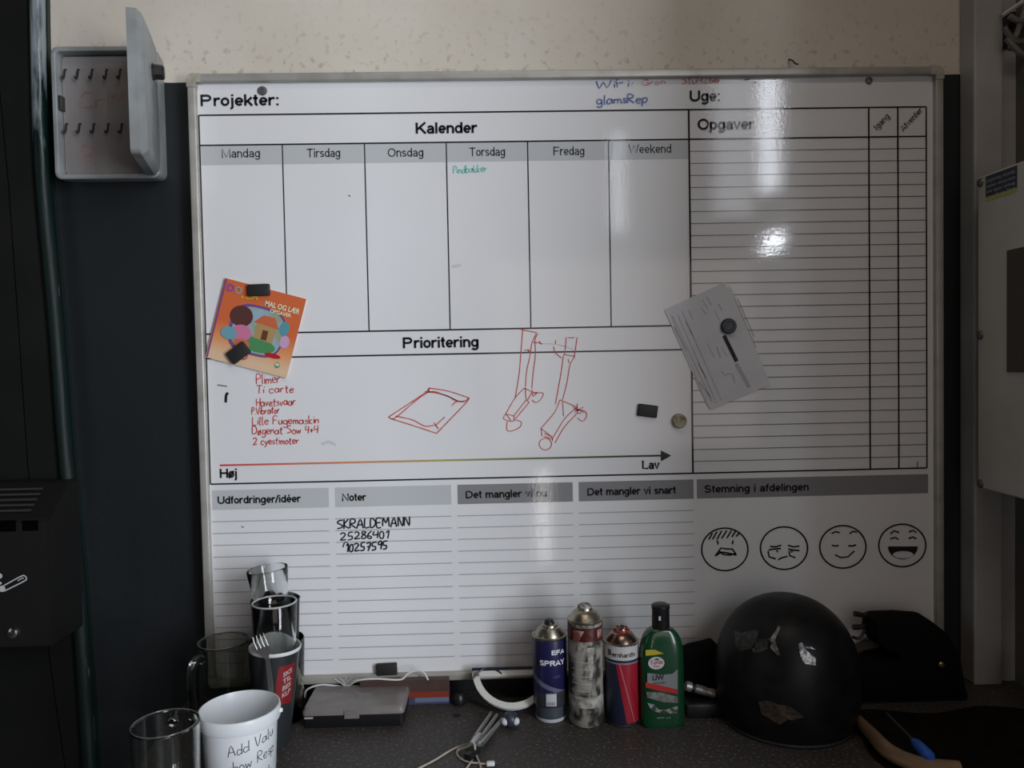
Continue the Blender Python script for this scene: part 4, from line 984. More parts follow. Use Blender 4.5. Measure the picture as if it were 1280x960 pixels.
bm = bmesh.new(); box(bm, -.016, .012, -.0035, -.0008, .018, .033, .001); obj('latch', bm, lidm, t)
bm = bmesh.new(); box(bm, -hw+.004, -hw+.020, -.0012, -.0002, .019, .0225); obj('sticker', bm, mat('tiny_sticker', (.35, .34, .33), .5), t)
for x in (-hw*.33, hw*.33):
    bm = bmesh.new(); box(bm, x-.0008, x+.0008, .006, od-.006, .006, .023); obj('divider', bm, black_plastic, t)
rnd = random.Random(3)
# carton behind
a = on_y(450, 878, -.028); b = on_y(562, 880, -.028)
cx0, cx1 = a.x, b.x; ct = on_y(510, 850, -.028).z
t = thing('carton', 'low brown carton with red and blue stripes behind the organizer box', 'box', ((cx0+cx1)/2, -.02, 0)); hw = (cx1-cx0)/2
brown = mat('carton_brown', (.075, .042, .032), .5, col2=(.06, .035, .03), scale=20)
bm = bmesh.new(); box(bm, -hw, hw, -.008, .006, 0, ct, .001); obj('body', bm, brown, t)
bm = bmesh.new(); box(bm, -hw+.001, hw-.0005, -.0088, -.0076, .013, .025); obj('red_stripe', bm, mat('carton_red', (.22, .035, .02), .4), t)
bm = bmesh.new(); box(bm, -hw+.001, hw-.0005, -.0088, -.0076, .0, .012); o = obj('blue_stripe', bm, mat('carton_blue', (.06, .06, .13), .4), t)
bm = bmesh.new(); box(bm, 0.02, hw-.001, -.0092, -.0078, .004, .013); obj('pale_stripe', bm, mat('carton_pale', (.14, .17, .26), .4), t)
# white cable behind
def on_d(px, py, y): return on_y(px, py, y)
cabm = mat('white_cable', (.62, .62, .60), .4)
bm = bmesh.new(); pth = [on_d(381, 872, -.02), on_d(384, 862, -.019), on_d(402, 856, -.017), on_d(432, 858, -.017), on_d(447, 850.5, -.032), on_d(470, 848.5, -.034), on_d(500, 849.5, -.032), on_d(510, 842, -.028), on_d(521, 838, -.026), on_d(530, 841, -.028), on_d(535, 850, -.032)]
for q in pth: q.z = max(q.z, .002)
tube(bm, smooth_path(pth, 5), .0019, 8)
wc = thing('white_cable', 'thin white cable with frayed end running behind the organizer box', 'cable', pth[3]); sub(obj('cable', bm, cabm, smooth=True), wc)
bm = bmesh.new()
for k in range(9):
    q = on_d(431, 858, -.018); e_ = on_d(418+k*3.6, 846+abs(k-4)*.6+(k % 2)*3, -.020-.002*k); tube(bm, [q, (q+e_)/2+Vector((0, 0, .001)), e_], .0007, 5)
o = sub(obj('frayed_end', bm, cabm), wc); o['kind'] = 'stuff'
p = on_z(575, 868, 0); bm = bmesh.new(); lathe(bm, [(0, 0), (.013, 0), (.014, .003), (.013, .016), (.009, .021), (0, .022)], 20)
tag(obj('bottle_cap', bm, black_plastic, smooth=True, loc=(p.x, -.030, 0)), 'small black round cap between the carton and the ring lamp', 'cap')
# scrap on the desk
p = on_z(571, 895, 0); bm = bmesh.new()
for k in range(7):
    a = k*.9; tube(bm, [(0, 0, .001), (.004*math.cos(a), .004*math.sin(a), .0025), (.0075*math.cos(a+.2), .0075*math.sin(a+.2), .0008)], .0007, 5)
tag(obj('scrap', bm, black_plastic, loc=(p.x, p.y, 0)), 'tiny dark star-shaped scrap lying on the bare worktop', 'scrap')

# ------------------------------------------------------------------ half ring lamp on mini tripod
A0 = on_z(640, 893, .004); TP = on_y(600, 842, -.018)
cxr = A0.x+.002; Rr = .078
up = (Vector((0, TP.y-A0.y, TP.z-.004))); upl = up.length; upn = up.normalized()
rm = thing('ring_lamp', 'white half ring lamp lying on a folded silver mini tripod', 'lamp', (cxr, A0.y, 0))
def RL(u, v, n=0): # u right, v up in lamp plane, n outwards
    nn = Vector((0, -upn.z, upn.y)); return Vector((cxr, A0.y, .010)) + Vector((u, 0, 0)) + upn*v + nn*n
pts = [(-Rr*math.cos(t*PI/20), (upl-.006)*(1-math.sin(t*PI/20))) for t in range(21)]
def band(pts, wd, n0, n1, inward, closed=False):
    bm = bmesh.new(); rings = []; N_ = len(pts)
    for i in range(N_):
        a = pts[(i-1) % N_ if closed else max(i-1, 0)]; b = pts[(i+1) % N_ if closed else min(i+1, N_-1)]
        dx, dy = b[0]-a[0], b[1]-a[1]; l = math.hypot(dx, dy); nx, ny = -dy/l, dx/l
        q = pts[i]; e = (q[0]+nx*wd, q[1]+ny*wd)
        rings.append([bm.verts.new(RL(q[0], q[1], n0)), bm.verts.new(RL(q[0], q[1], n1)), bm.verts.new(RL(e[0], e[1], n1)), bm.verts.new(RL(e[0], e[1], n0))])
    for i in range(N_ if closed else N_-1):
        A, B = rings[i], rings[(i+1) % N_]
        for k in range(4): j = (k+1) % 4; bm.faces.new((A[k], A[j], B[j], B[k]))
    if not closed: bm.faces.new(rings[0]); bm.faces.new(rings[-1])
    return bm
dif = mat('lamp_diffuser', (.66, .65, .60), .35); navy = mat('lamp_navy', (.012, .014, .04), .35)
sub(obj('diffuser', band(pts, .013, .002, .008, 1), dif, smooth=True), rm)
sub(obj('casing', band(pts, .0145, -.004, .002, 1), navy, smooth=True), rm)
bm = bmesh.new()
bar_ = [(-Rr, upl-.006), (Rr, upl-.006)]
sub(obj('diffuser', band(bar_, -.012, .002, .008, 1), dif), rm); sub(obj('casing', band([(-Rr-.001, upl+.001), (Rr, upl+.001)], -.006, -.004, .0085, 1), navy), rm)
bm = bmesh.new(); tube(bm, smooth_path([RL(-Rr+.002, upl-.024, .010), RL(-Rr+.02, upl-.006, .013), RL(-Rr+.04, upl-.004, .013), RL(-Rr+.058, upl-.014, .009)], 5), .0014, 6); sub(obj('cord', bm, black_plastic, smooth=True), rm)
bj = on_z(638, 899, .015)
bm = bmesh.new(); bmesh.ops.create_uvsphere(bm, u_segments=20, v_segments=14, radius=.0145); bmesh.ops.translate(bm, vec=(bj.x, bj.y, .015), verts=bm.verts[:]); sub(obj('ball_joint', bm, mat('joint_navy', (.03, .035, .06), .35), smooth=True), rm)
for s in (-1, 1):
    bm = bmesh.new(); bmesh.ops.create_uvsphere(bm, u_segments=14, v_segments=10, radius=.0072); bmesh.ops.translate(bm, vec=(bj.x+s*.0098, bj.y-.0065, .014), verts=bm.verts[:]); sub(obj('joint_pad', bm, mat('pad_white', (.60, .60, .62), .4), smooth=True), rm)
cl = on_z(594, 930, .010)
silver = mat('silver_tube', (.55, .55, .54), .3, .9)
for k, (a, b) in enumerate((((592, 925), (614, 891)), ((598, 928), (621, 894)), ((602, 930), (628, 899)))):
    q0 = on_z(*a, .011); q1 = on_z(*b, .010); bm = bmesh.new(); tube(bm, [q0, q1], [.0050, .0036], 10); sub(obj('leg', bm, silver, smooth=True), rm)
bm = bmesh.new(); q0 = on_z(600, 922, .011); q1 = on_z(590, 934, .011); tube(bm, [q0, (q0+q1)/2, q1], [.0095, .0105, .009], 14); sub(obj('collar', bm, silver, smooth=True), rm)
bm = bmesh.new(); tube(bm, [on_z(597, 937, .0075), on_z(584, 948, .0075)], [.0065, .0075], 12); sub(obj('foot', bm, black_plastic, smooth=True), rm)
bm = bmesh.new(); tube(bm, [on_z(626, 902, .008), on_z(634, 900, .012)], .005, 10); sub(obj('neck', bm, silver, smooth=True), rm)
# second item: cream cable with connector
cr = mat('cream_cable', (.42, .38, .31), .5)
cc = thing('usb_cable', 'cream charging cable with white plug looped by the tripod', 'cable', on_z(600, 945, 0))
def dz(px, py, z=.002): return on_z(px, py, z)
bm = bmesh.new(); tube(bm, smooth_path([dz(500, 972), dz(540, 952), dz(565, 937), dz(582, 931, .004), dz(592, 929, .0235)], 6), .0018, 8); 
sub(obj('cable', bm, cr, smooth=True), cc)
bm = bmesh.new(); tube(bm, smooth_path([dz(592, 929, .0235), dz(582, 934, .010), dz(572, 938), dz(573, 946), dz(584, 952), dz(597, 954), dz(609, 955, .003)], 6), .0018, 8); sub(obj('cable', bm, cr, smooth=True), cc)
bm = bmesh.new(); tube(bm, smooth_path([dz(593, 930, .0235), dz(594, 940, .006), dz(588, 953), dz(578, 968)], 6), .0018, 8); sub(obj('cable', bm, cr, smooth=True), cc)
bm = bmesh.new(); tube(bm, smooth_path([dz(593, 930, .0235), dz(595, 943, .006), dz(600, 956), dz(603, 972)], 6), .0018, 8); sub(obj('cable', bm, cr, smooth=True), cc)
q = dz(608, 955, .0035); bm = bmesh.new(); box(bm, 0, .014, -.0045, .0045, 0, .007, .002, 3); bmesh.ops.translate(bm, vec=(q.x, q.y, .0005), verts=bm.verts[:]); sub(obj('plug', bm, mat('plug_white', (.7, .7, .69), .35), smooth=True), cc)
bm = bmesh.new(); box(bm, .0142, .019, -.003, .003, .002, .005, .0008); bmesh.ops.translate(bm, vec=(q.x, q.y, .0005), verts=bm.verts[:]); sub(obj('plug_tip', bm, dark_steel), cc)

# ------------------------------------------------------------------ spray cans
def can_pos(xl, xr, ybase):
    P = on_z((xl+xr)/2, ybase, 0); d = P.y-CAM.y; r = (xr-xl)/2/F_PX*(d+.03)/math.sqrt(1+((P.x)/(d))**2)
    return P.x, P.y+r*.9, r
def zat(px, py, y): return on_y(px, py, y).z
def cpatch(par, r, a0, a1, z0, z1, m, nm, off=.0003, f=None, n=14, mz=6, lab=None):
    """patch on a cylinder; f(t)-> (a_left, a_right) fractions for slanted shapes"""
    bm = bmesh.new(); g = []
    for j in range(mz+1):
        v = j/mz; l, rr = f(v) if f else (0, 1)
        g.append([bm.verts.new(((r+off)*math.cos(a0+(a1-a0)*(l+(rr-l)*i/n)), (r+off)*math.sin(a0+(a1-a0)*(l+(rr-l)*i/n)), z0+(z1-z0)*v)) for i in range(n+1)])
    for j in range(mz):
        for i in range(n): bm.faces.new((g[j][i], g[j][i+1], g[j+1][i+1], g[j+1][i]))
    o = obj(nm, bm, m, par, smooth=True)
    if lab: o['label'] = lab
    return o
def ctext(par, s, r, a0, a1, z, h, m, bold=.02, nm='lettering', off=.0007, slope=0):
    bm = bmesh.new(); wd = (a1-a0)*r; sans_bm(bm, s, lambda u, v: ((r+off)*math.cos(a0+u/r), (r+off)*math.sin(a0+u/r), z+v+slope*u/wd), wd, h, .22 if bold > .015 else .15); return obj(nm, bm, m, par)
gold = mat('lacquered_tin', (.42, .39, .31), .33, 1.0, col2=(.28, .26, .2), scale=35, lo=.45, hi=.75)

# EFA can
x, y, r = can_pos(668.5, 711.5, 905); yf = y-r
zz = lambda py, dy=0: zat(690, py, y+dy)
t = thing('spray_can', 'navy spray can reading EFA SPRAY', 'spray can', (x, y, 0), 0, 'spray cans in a row'); a = math.atan2(CAM.y-y, CAM.x-x)
zbn = zz(885, -r); zsh = zz(799, -r*.6)
bm = bmesh.new(); lathe(bm, [(0, .001), (r*.86, .001), (r*.90, .004), (r*.90, .008)], 40); obj('bottom_rim', bm, mat('white_rim', (.5, .5, .52), .35), t, smooth=True)
bm = bmesh.new(); lathe(bm, [(r*.88, .006), (r*.88, zbn-.001), (r*.98, zbn)], 40); obj('bottom_cap', bm, mat('slate_cap', (.05, .062, .075), .4), t, smooth=True)
navm = mat('can_navy', (.013, .012, .060), .35)
bm = bmesh.new(); lathe(bm, [(r*.95, zbn-.001), (r, zbn+.001), (r, zsh-.002), (r*.99, zsh)], 48); obj('can_body', bm, navm, t, smooth=True)
ztop = zz(781)
bm = bmesh.new(); lathe(bm, [(r*.985, zsh-.001), (r*1.03, zsh+.001), (r*1.03, zsh+.004), (r*.95, zsh+.0045), (r*.90, zsh+.003), (r*.84, zsh+.008), (r*.62, zsh+.018), (r*.50, zsh+.019), (r*.48, zsh+.023), (r*.30, zsh+.024), (0, zsh+.024)], 40); obj('dome', bm, gold, t, smooth=True)
bm = bmesh.new(); zt2 = zz(773.5); lathe(bm, [(.011, zsh+.022), (.0095, zsh+.027), (.0078, zsh+.029), (.0078, zt2-.002), (.006, zt2), (0, zt2)], 20); obj('nozzle', bm, black_plastic, t, smooth=True)
cpatch(t, r, a-1.3, a+1.5, zbn+.001, zz(866, -r), mat('can_black', (.03, .03, .033), .35), 'black_band', .0002)
wl = mat('can_white', (.50, .50, .52), .4)
o = cpatch(t, r, a-.25, a+.35, zbn+.003, zz(867, -r), wl, 'barcode_label', .0004)
for k in range(7): cpatch(t, r, a-.20+k*.07, a-.175+k*.07, zbn+.004, zbn+.011, print_black, 'barcode', .0006, n=2, mz=1)
gsw = mat('can_swoosh', (.11, .11, .17), .35)
cpatch(t, r, a-1.5, a+1.1, zz(866, -r), zz(836, -r), gsw, 'swoosh', .0003, f=lambda v: (.0, max(.02, .95*(1-v)**1.6)), mz=12)
cpatch(t, r, a-1.5, a+1.1, zz(868, -r), zz(845, -r), navm, 'swoosh', .0005, f=lambda v: (.0, max(.02, .80*(1-v)**1.6)), mz=12)
wt = mat('can_lettering', (.70, .70, .72), .4)
ctext(t, 'EFA', r, a+.10, a+.95, zz(819, -r), .0085*1.0, wt, .035); ctext(t, 'SPRAY', r, a-.62, a+.95, zz(832.5, -r), .0098, wt, .035)
ctext(t, 'MULTI', r, a+.15, a+.6, zz(848, -r), .004, mat('pale_blue_print', (.10, .10, .3), .4), .01)

# dirty can
x, y, r = can_pos(713.5, 757.5, 911)
t = thing('spray_can', 'tallest spray can, smeared with grey dirt and dark red paint', 'spray can', (x, y, 0), 0, 'spray cans in a row'); a = math.atan2(CAM.y-y, CAM.x-x)
zz = lambda py, dy=0: zat(735, py, y+dy); zsh = zz(778, -r*.5)
m = mat('grimy_label', (.30, .28, .24), .5, col2=(.035, .035, .03), scale=48, lo=.44, hi=.58, bump=.5, bscale=80, detail=8, stretch=(1, 1, .7))
bm = bmesh.new(); lathe(bm, [(0, .001), (r*.88, .001), (r*.93, .003), (r*.95, .006), (r, .008), (r, zsh-.003), (r*.99, zsh)], 48); obj('can_body', bm, m, t, smooth=True)
cpatch(t, r, a-2.2, a+2.2, zz(803, -r), zz(786, -r), mat('dried_red', (.07, .008, .007), .35, bump=.5, bscale=90), 'red_smear', .0004, n=30)
cpatch(t, r, a-.75, a-.05, zz(804, -r), zz(789, -r), mat('pinkish_label', (.38, .30, .27), .5, col2=(.15, .05, .04), scale=60), 'torn_label', .0008, f=lambda v: (.1*v, 1-.5*(1-v)))
cpatch(t, r, a+.75, a+1.15, zz(800, -r), zz(789, -r), mat('pinkish_label', (0, 0, 0)), 'torn_label', .0008)
cpatch(t, r, a+.1, a+.5, zz(850, -r), zz(810, -r), mat('pale_drip', (.42, .40, .37), .5, col2=(.2, .19, .17), scale=70), 'drip', .0005, f=lambda v: (.3-.3*v, .7+.3*v))
cpatch(t, r, a-1.4, a+1.4, zz(886, -r), zz(872, -r), mat('pale_drip', (0, 0, 0)), 'drip', .0004, f=lambda v: (.06*math.sin(9*v), 1))
for k in range(5): cpatch(t, r, a-.9, a+.2+.2*(k % 2), zz(829+k*9, -r), zz(828+k*9, -r), mat('small_print', (.36, .35, .32), .5), 'small_print', .0006, mz=1)
bm = bmesh.new(); lathe(bm, [(r*.985, zsh-.001), (r*1.02, zsh+.0005), (r*1.02, zsh+.004), (r*.93, zsh+.004), (r*.88, zsh+.006), (r*.72, zsh+.015), (r*.55, zsh+.019), (r*.46, zsh+.020), (r*.44, zsh+.024), (0, zsh+.024)], 40); obj('dome', bm, gold, t, smooth=True)
zt2 = zz(754); bm = bmesh.new(); lathe(bm, [(r*.42, zsh+.023), (r*.42, zsh+.027), (r*.26, zsh+.030), (r*.28, zt2-.006), (r*.20, zt2-.001), (0, zt2)], 14); obj('nozzle', bm, mat('caked_nozzle', (.42, .40, .36), .5, col2=(.1, .1, .09), scale=90, bump=.6), t, smooth=True)

# red and navy can
x, y, r = can_pos(759.5, 803.5, 910)
t = thing('spray_can', 'short spray can without nozzle, navy and red under a white band reading Bernhardts', 'spray can', (x, y, 0), 0, 'spray cans in a row'); a = math.atan2(CAM.y-y, CAM.x-x)
zz = lambda py, dy=0: zat(781, py, y+dy); zsh = zz(806, -r*.6)
bm = bmesh.new(); lathe(bm, [(0, .001), (r*.9, .001), (r*.95, .0035), (r*.95, .006)], 40); obj('bottom_rim', bm, gold, t, smooth=True)
bm = bmesh.new(); lathe(bm, [(r*.94, .005), (r, .008), (r, zsh-.002), (r*.99, zsh)], 48); obj('can_body', bm, mat('can_ink_blue', (.018, .022, .045), .3), t, smooth=True)
redm = mat('can_red', (.30, .014, .028), .3)
cpatch(t, r, a-1.6, a+1.7, .009, zz(831, -r), redm, 'red_panel', .0003, f=lambda v: (.56-.18*v, 1), mz=12, n=24)
cpatch(t, r, a-1.6, a+1.7, .010, zz(829, -r), mat('can_pink', (.48, .14, .17), .3), 'pink_stripe', .0005, f=lambda v: (.70-.27*v, .715-.265*v), mz=14, n=3)
cpatch(t, r, a-1.6, a+1.7, .012, zz(842, -r), mat('can_deep_red', (.30, .008, .02), .3), 'dark_stripe', .0005, f=lambda v: (.80-.22*v, .90-.30*v), mz=14, n=3)
cpatch(t, r, a-2.0, a+2.0, zz(826, -r), zz(808, -r), mat('can_band_white', (.50, .49, .49), .35), 'white_band', .0006, n=30)
cpatch(t, r, a-1.6, a+1.7, zz(831, -r), zz(829, -r), mat('can_grey_line', (.2, .2, .22), .35), 'grey_line', .0005, n=20, mz=1)
ctext(t, 'B', r, a-.85, a-.60, zz(821, -r), .0105, print_black, .03, off=.001); ctext(t, 'ernhardts', r, a-.55, a+.85, zz(822, -r), .0088, print_black, .006, off=.001)
bm = bmesh.new(); lathe(bm, [(r*.985, zsh-.001), (r*1.02, zsh+.0005), (r*1.02, zsh+.003), (r*.92, zsh+.0035), (r*.86, zsh+.007), (r*.66, zsh+.017), (r*.48, zsh+.020), (r*.44, zsh+.025), (r*.40, zsh+.027), (r*.34, zsh+.0265), (r*.32, zsh+.021), (0, zsh+.021)], 40)
obj('dome', bm, mat('copper_tin', (.50, .40, .33), .25, 1.0, col2=(.3, .2, .16), scale=30), t, smooth=True)
bm = bmesh.new(); lathe(bm, [(r*.48, zsh+.0200), (r*.50, zsh+.022), (r*.455, zsh+.0245)], 30); obj('red_collar', bm, mat('collar_red', (.30, .03, .02), .35), t, smooth=True)
bm = bmesh.new(); lathe(bm, [(r*.10, zsh+.020), (r*.11, zsh+.026), (0, zsh+.026)], 12); obj('valve', bm, dark_steel, t)

# green bottle
P = on_z(829, 909, 0); x, y = P.x+.001, P.y+.014
t = thing('polish_bottle', 'green car wax bottle with a black cap', 'bottle', (x, y, 0)); a = 0
t.rotation_euler = (0, 0, .05)
W2 = 28/F_PX*(y-CAM.y); D2 = .019
zz = lambda py: zat(829, py, y)
zs, zc_, zt2 = zz(818), zz(784), zz(754.5)
prof = [(.90, 0), (.97, .004), (1, .010), (1.0, zs*.4), (1.0, zs*.8), (.985, zs)]
for k in range(1, 9):
    f_ = k/8; prof.append((.985-.60*(1-math.cos(f_*PI/2))-.0*f_, zs+(zc_-zs)*math.sin(f_*PI/2)))
prof.append((.30, zc_+.002))
def sup(w_, d_, z, n=36, e=.55):
    return [(w_*math.copysign(abs(math.cos(2*PI*i/n))**e, math.cos(2*PI*i/n)), d_*math.copysign(abs(math.sin(2*PI*i/n))**e, math.sin(2*PI*i/n)), z) for i in range(n)]
bm = bmesh.new(); loft(bm, [sup(W2*q, D2*(.5+.5*q), z) for q, z in prof])
obj('bottle_body', bm, mat('bottle_green', (.004, .048, .016), .22, coat=.4), t, smooth=True)
bm = bmesh.new(); rc = 11.2/F_PX*(y-CAM.y); lathe(bm, [(rc*.95, zc_-.001), (rc, zc_+.001), (rc*.98, zt2-.010), (rc*1.04, zt2-.008), (rc*1.02, zt2-.002), (rc*.8, zt2), (0, zt2)], 32)
cap = obj('cap', bm, black_plastic, t, smooth=True)
bm = bmesh.new(); box(bm, -rc*.5, -rc*.25, -rc*1.03, -rc*.9, zc_+.018, zc_+.026, .0005); o = obj('cap_mark', bm, mat('cap_mark', (.5, .5, .5), .3)); o.parent = cap
YFc = -D2-.0004
def GB(px, py, e=0): q = on_y(px, py, y-D2); return (q.x-x, YFc-e*.0002, q.z)
def GZ(a_, b_): return (755+a_/5.645, 745+b_/5.645)
def gsh(pts, m, nm, e=1, par=None, lab=None):
    bm = bmesh.new(); bm.faces.new([bm.verts.new(GB(*GZ(*p), e)) for p in pts]); o = obj(nm, bm, m, par or t)
    if lab: o['label'] = lab
    return o
gsh([(288, 378), (350, 376), (418, 405), (350, 415), (288, 418)], mat('label_yellow', (.42, .34, .02), .35), 'yellow_flash', 1)
gsh(ell(364, 472, 58, 44), wl, 'oval_badge', 1)
gsh([(300, 540), (400, 555), (480, 550), (517, 515), (517, 660), (300, 625)], mat('label_grey', (.20, .21, .22), .35), 'label_panel', 1)
gsh([(288, 605), (400, 630), (517, 662), (517, 692), (400, 672), (288, 640)], mat('label_redstripe', (.40, .02, .02), .35), 'red_stripe', 2)
gsh([(290, 672), (400, 680), (517, 712), (517, 756), (400, 745), (300, 712)], mat('label_car', (.10, .10, .10), .3, col2=(.22, .22, .21), scale=90), 'car_picture', 2)
gsh([(300, 750), (350, 762), (380, 800), (430, 802), (470, 790), (517, 775), (517, 825), (420, 832), (330, 805)], mat('label_car2', (.30, .30, .29), .3, col2=(.03, .05, .03), scale=70, lo=.45, hi=.55), 'car_picture', 2)
def gtext(s, x0, x1, yb_, cap_, m, bold=.01, e=3, ang=0):
    bm = bmesh.new(); text_bm(bm, s, lambda u, v: GB(*GZ(x0+(x1-x0)*u, yb_-cap_*v-ang*u), e), bold); obj('lettering', bm, m, t)
tred = mat('badge_red', (.40, .02, .02), .4)
gtext('Turtle', 318, 412, 482, 30, tred, .02, 3, 6); gtext('WAX', 340, 388, 502, 14, tred, .01)
gsh([(345, 452), (362, 436), (384, 440), (380, 452)], mat('badge_green', (.02, .12, .04), .4), 'oval_badge_hat', 3)
gtext('LIW', 336, 420, 592, 36, print_black, .03, 3, 4); gtext('POLISH', 345, 430, 620, 14, print_black, .01, 3, 4)
gtext('500 ml', 370, 465, 862, 10, mat('label_pale_print', (.3, .4, .34), .4), 0)

# ------------------------------------------------------------------ dark pouch with silver tube behind the bottle
p0 = on_y(878, 880, -.05)
def lump(name, cx, cy, pts, depth, m, par, seed=2, loc=None):
    """cushion-like solid from an outline (x,z), bulging in y"""
    bm = bmesh.new(); n = len(pts); mx = sum(p[0] for p in pts)/n; mz = sum(p[1] for p in pts)/n
    loops = []
    for sc_, yy in ((.55, -1), (.85, -.8), (.97, -.4), (1, 0), (.97, .4), (.85, .8), (.55, 1)):
        loops.append([(mx+(px-mx)*sc_, cy+yy*depth/2, max(mz+(pz-mz)*sc_, .0005)) for px, pz in pts])
    loft(bm, loops); return obj(name, bm, m, par, smooth=True)
cloth_b = mat('black_cloth', (.0035, .0033, .0033), .9, spec=.2, bump=.5, bscale=60)
def outl(pxs, y):
    return [(on_y(a_, b_, y).x, max(on_y(a_, b_, y).z, .0005)) for a_, b_ in pxs]
gl = thing('black_pouch', 'black cloth pouch between green bottle and helmet', 'pouch', (p0.x, -.045, 0))
o = lump('pouch', 0, -.045, outl([(848, 812), (862, 806), (880, 802), (890, 799), (897, 806), (899, 840), (899, 890), (850, 892), (846, 850)], -.045), .06, cloth_b, None); sub(o, gl)
tb = thing('torch', 'small silver tube lying in front of the black pouch', 'torch', on_y(875, 862, -.10))
q0 = on_y(857, 857, -.10); q1 = on_y(893, 867, -.10)
dv = (q1-q0)
bm = bmesh.new(); tube(bm, [q0, q0+dv*.18, q0+dv*.2, q0+dv*.3, q0+dv*.32, q0+dv*.72, q0+dv*.74, q0+dv*.86, q1], [.009, .0095, .0075, .0075, .0085, .0085, .007, .0085, .0085], 16); sub(obj('tube', bm, mat('torch_silver', (.40, .39, .37), .35, .6), smooth=True), tb)
bm = bmesh.new(); tube(bm, [q0+dv*.2, q0+dv*.3], .0092, 16); sub(obj('grip_ring', bm, black_plastic), tb)
bm = bmesh.new(); box(bm, q0.x-.005, q1.x+.01, -.125, -.08, 0.0005, min(q0.z, q1.z)-.0088, .004, 2)
tag(obj('black_block', bm, black_plastic, smooth=True), 'low black block under the silver tube', 'box')

# ------------------------------------------------------------------ helmet
hx_, hy_ = on_y(983, 850, -.135).x, -.135
t = thing('helmet', 'matt black open-face motorcycle helmet with worn stickers, seen from behind', 'helmet', (hx_, hy_, 0))
Rx, Ry, Hh = .128, .125, on_y(983, 747, -.15).z
helm_m = mat('helmet_black', (.0055, .0055, .0060), .42, spec=.28, col2=(.010, .010, .0105), scale=30)
def hel(az, el):  # az: angle in plan, el: 0 top .. 1 bottom
    z = None
    if el < .62:
        ph = el/.62*PI/2; rr = math.sin(ph)**.92; z = Hh-.128*(1-math.cos(ph))*1.06
    else:
        f_ = (el-.62)/.38; rr = 1+.02*math.sin(f_*PI)-.10*f_*f_; z = Hh-.128*1.06-f_*(Hh-.128*1.06)
    return Vector((Rx*rr*math.cos(az), Ry*rr*math.sin(az), max(z, 0)))
bm = bmesh.new(); nA, nE = 56, 26
rows = [[bm.verts.new((0, 0, Hh))]]
for j in range(1, nE+1):
    rows.append([bm.verts.new(hel(2*PI*i/nA, j/nE)) for i in range(nA)])
for i in range(nA): bm.faces.new((rows[0][0], rows[1][i], rows[1][(i+1) % nA]))
for j in range(1, nE):
    for i in range(nA):
        az = 2*PI*(i+.5)/nA
        if j/nE > .50 and PI*.22 < az < PI*.78: continue       # face opening, towards the board
        k = (i+1) % nA; bm.faces.new((rows[j][i], rows[j+1][i], rows[j+1][k], rows[j][k]))
o = obj('shell', bm, helm_m, t, smooth=True)
md = o.modifiers.new('s', 'SOLIDIFY'); md.thickness = .010; md.offset = -1
bm = bmesh.new(); lathe(bm, [(.112, .003), (.117, .0), (.119, .004), (.117, .009)], 48, closed=True, sy=.975); obj('edge_trim', bm, black_rubber, t, smooth=True)
def hproj(px, py, lift_=.0012):
    """ray onto the helmet shell, local coordinates"""
    d = ray(px, py).normalized(); o_ = CAM - Vector((hx_, hy_, 0)); s = 1.0; 
    def ins(q):
        z = q.z
        if z > Hh: return 1
        cz = Hh-.128*1.06
        if z > cz: ph = math.acos(max(-1, min(1, 1-(Hh-z)/(.128*1.06)))); rr = math.sin(ph)**.92
        else: f_ = 1-z/cz; rr = 1+.02*math.sin(f_*PI)-.10*f_*f_
        return math.hypot(q.x/Rx, q.y/Ry)-rr
    for _ in range(900):
        q = o_+d*s
        if ins(q) < 0: break
        s += .001
    q = o_+d*(s-.001); nrm_ = Vector((q.x, q.y, max(q.z-.1, 0)*1.0)).normalized(); return q+nrm_*lift_
def hs(lst, m, nm, lab=None, lift_=.0012):
    bm = bmesh.new()
    for pts in lst:
        V = [bm.verts.new(hproj(*p, lift_)) for p in pts]; cx_ = sum(p[0] for p in pts)/len(pts); cy_ = sum(p[1] for p in pts)/len(pts); c_ = bm.verts.new(hproj(cx_, cy_, lift_))
        for i in range(len(V)): bm.faces.new((V[i], V[(i+1) % len(V)], c_))
    o = obj(nm, bm, m, t)
    if lab: o['label'] = lab
    return o
foil = mat('foil_sticker', (.30, .30, .30), .25, .6, col2=(.10, .10, .09), scale=120, lo=.4, hi=.6, bump=.5)
dim = mat('dim_sticker', (.055, .052, .042), .35, .2, col2=(.02, .02, .018), scale=120, lo=.4, hi=.65)
def ZH(x_, y_): return (890+x_/6.737, 740+y_/6.737)
hs([[ZH(*q) for q in [(190, 325), (250, 350), (240, 500), (205, 460)]], [ZH(*q) for q in [(250, 350), (340, 322), (400, 330), (380, 400), (330, 480), (245, 500)]], [ZH(*q) for q in [(380, 390), (470, 400), (470, 480), (400, 510), (345, 515)]]], dim, 'sticker', 'torn dull sticker remains')
for lst_, lab_ in (([(470, 395), (500, 385), (545, 320), (560, 285), (580, 300), (545, 340), (525, 410), (530, 450), (575, 540), (545, 530), (490, 470), (505, 435)], 'bright star-like highlight painted in on foil remains'),  # star shape paints in the torn sticker's highlight
    ([(340, 470), (362, 480), (365, 520), (348, 500)], None), ([(725, 440), (755, 425), (800, 500), (870, 560), (870, 618), (780, 605), (740, 540)], 'pale lettered foil sticker'), ([(780, 465), (830, 462), (870, 490), (800, 478)], None)):
    hs([[ZH(*q) for q in lst_]], foil, 'foil_sticker', lab_, .0018)
emb = mat('emblem_bronze', (.085, .060, .038), .4, .2, col2=(.03, .02, .015), scale=140, lo=.4, hi=.65)
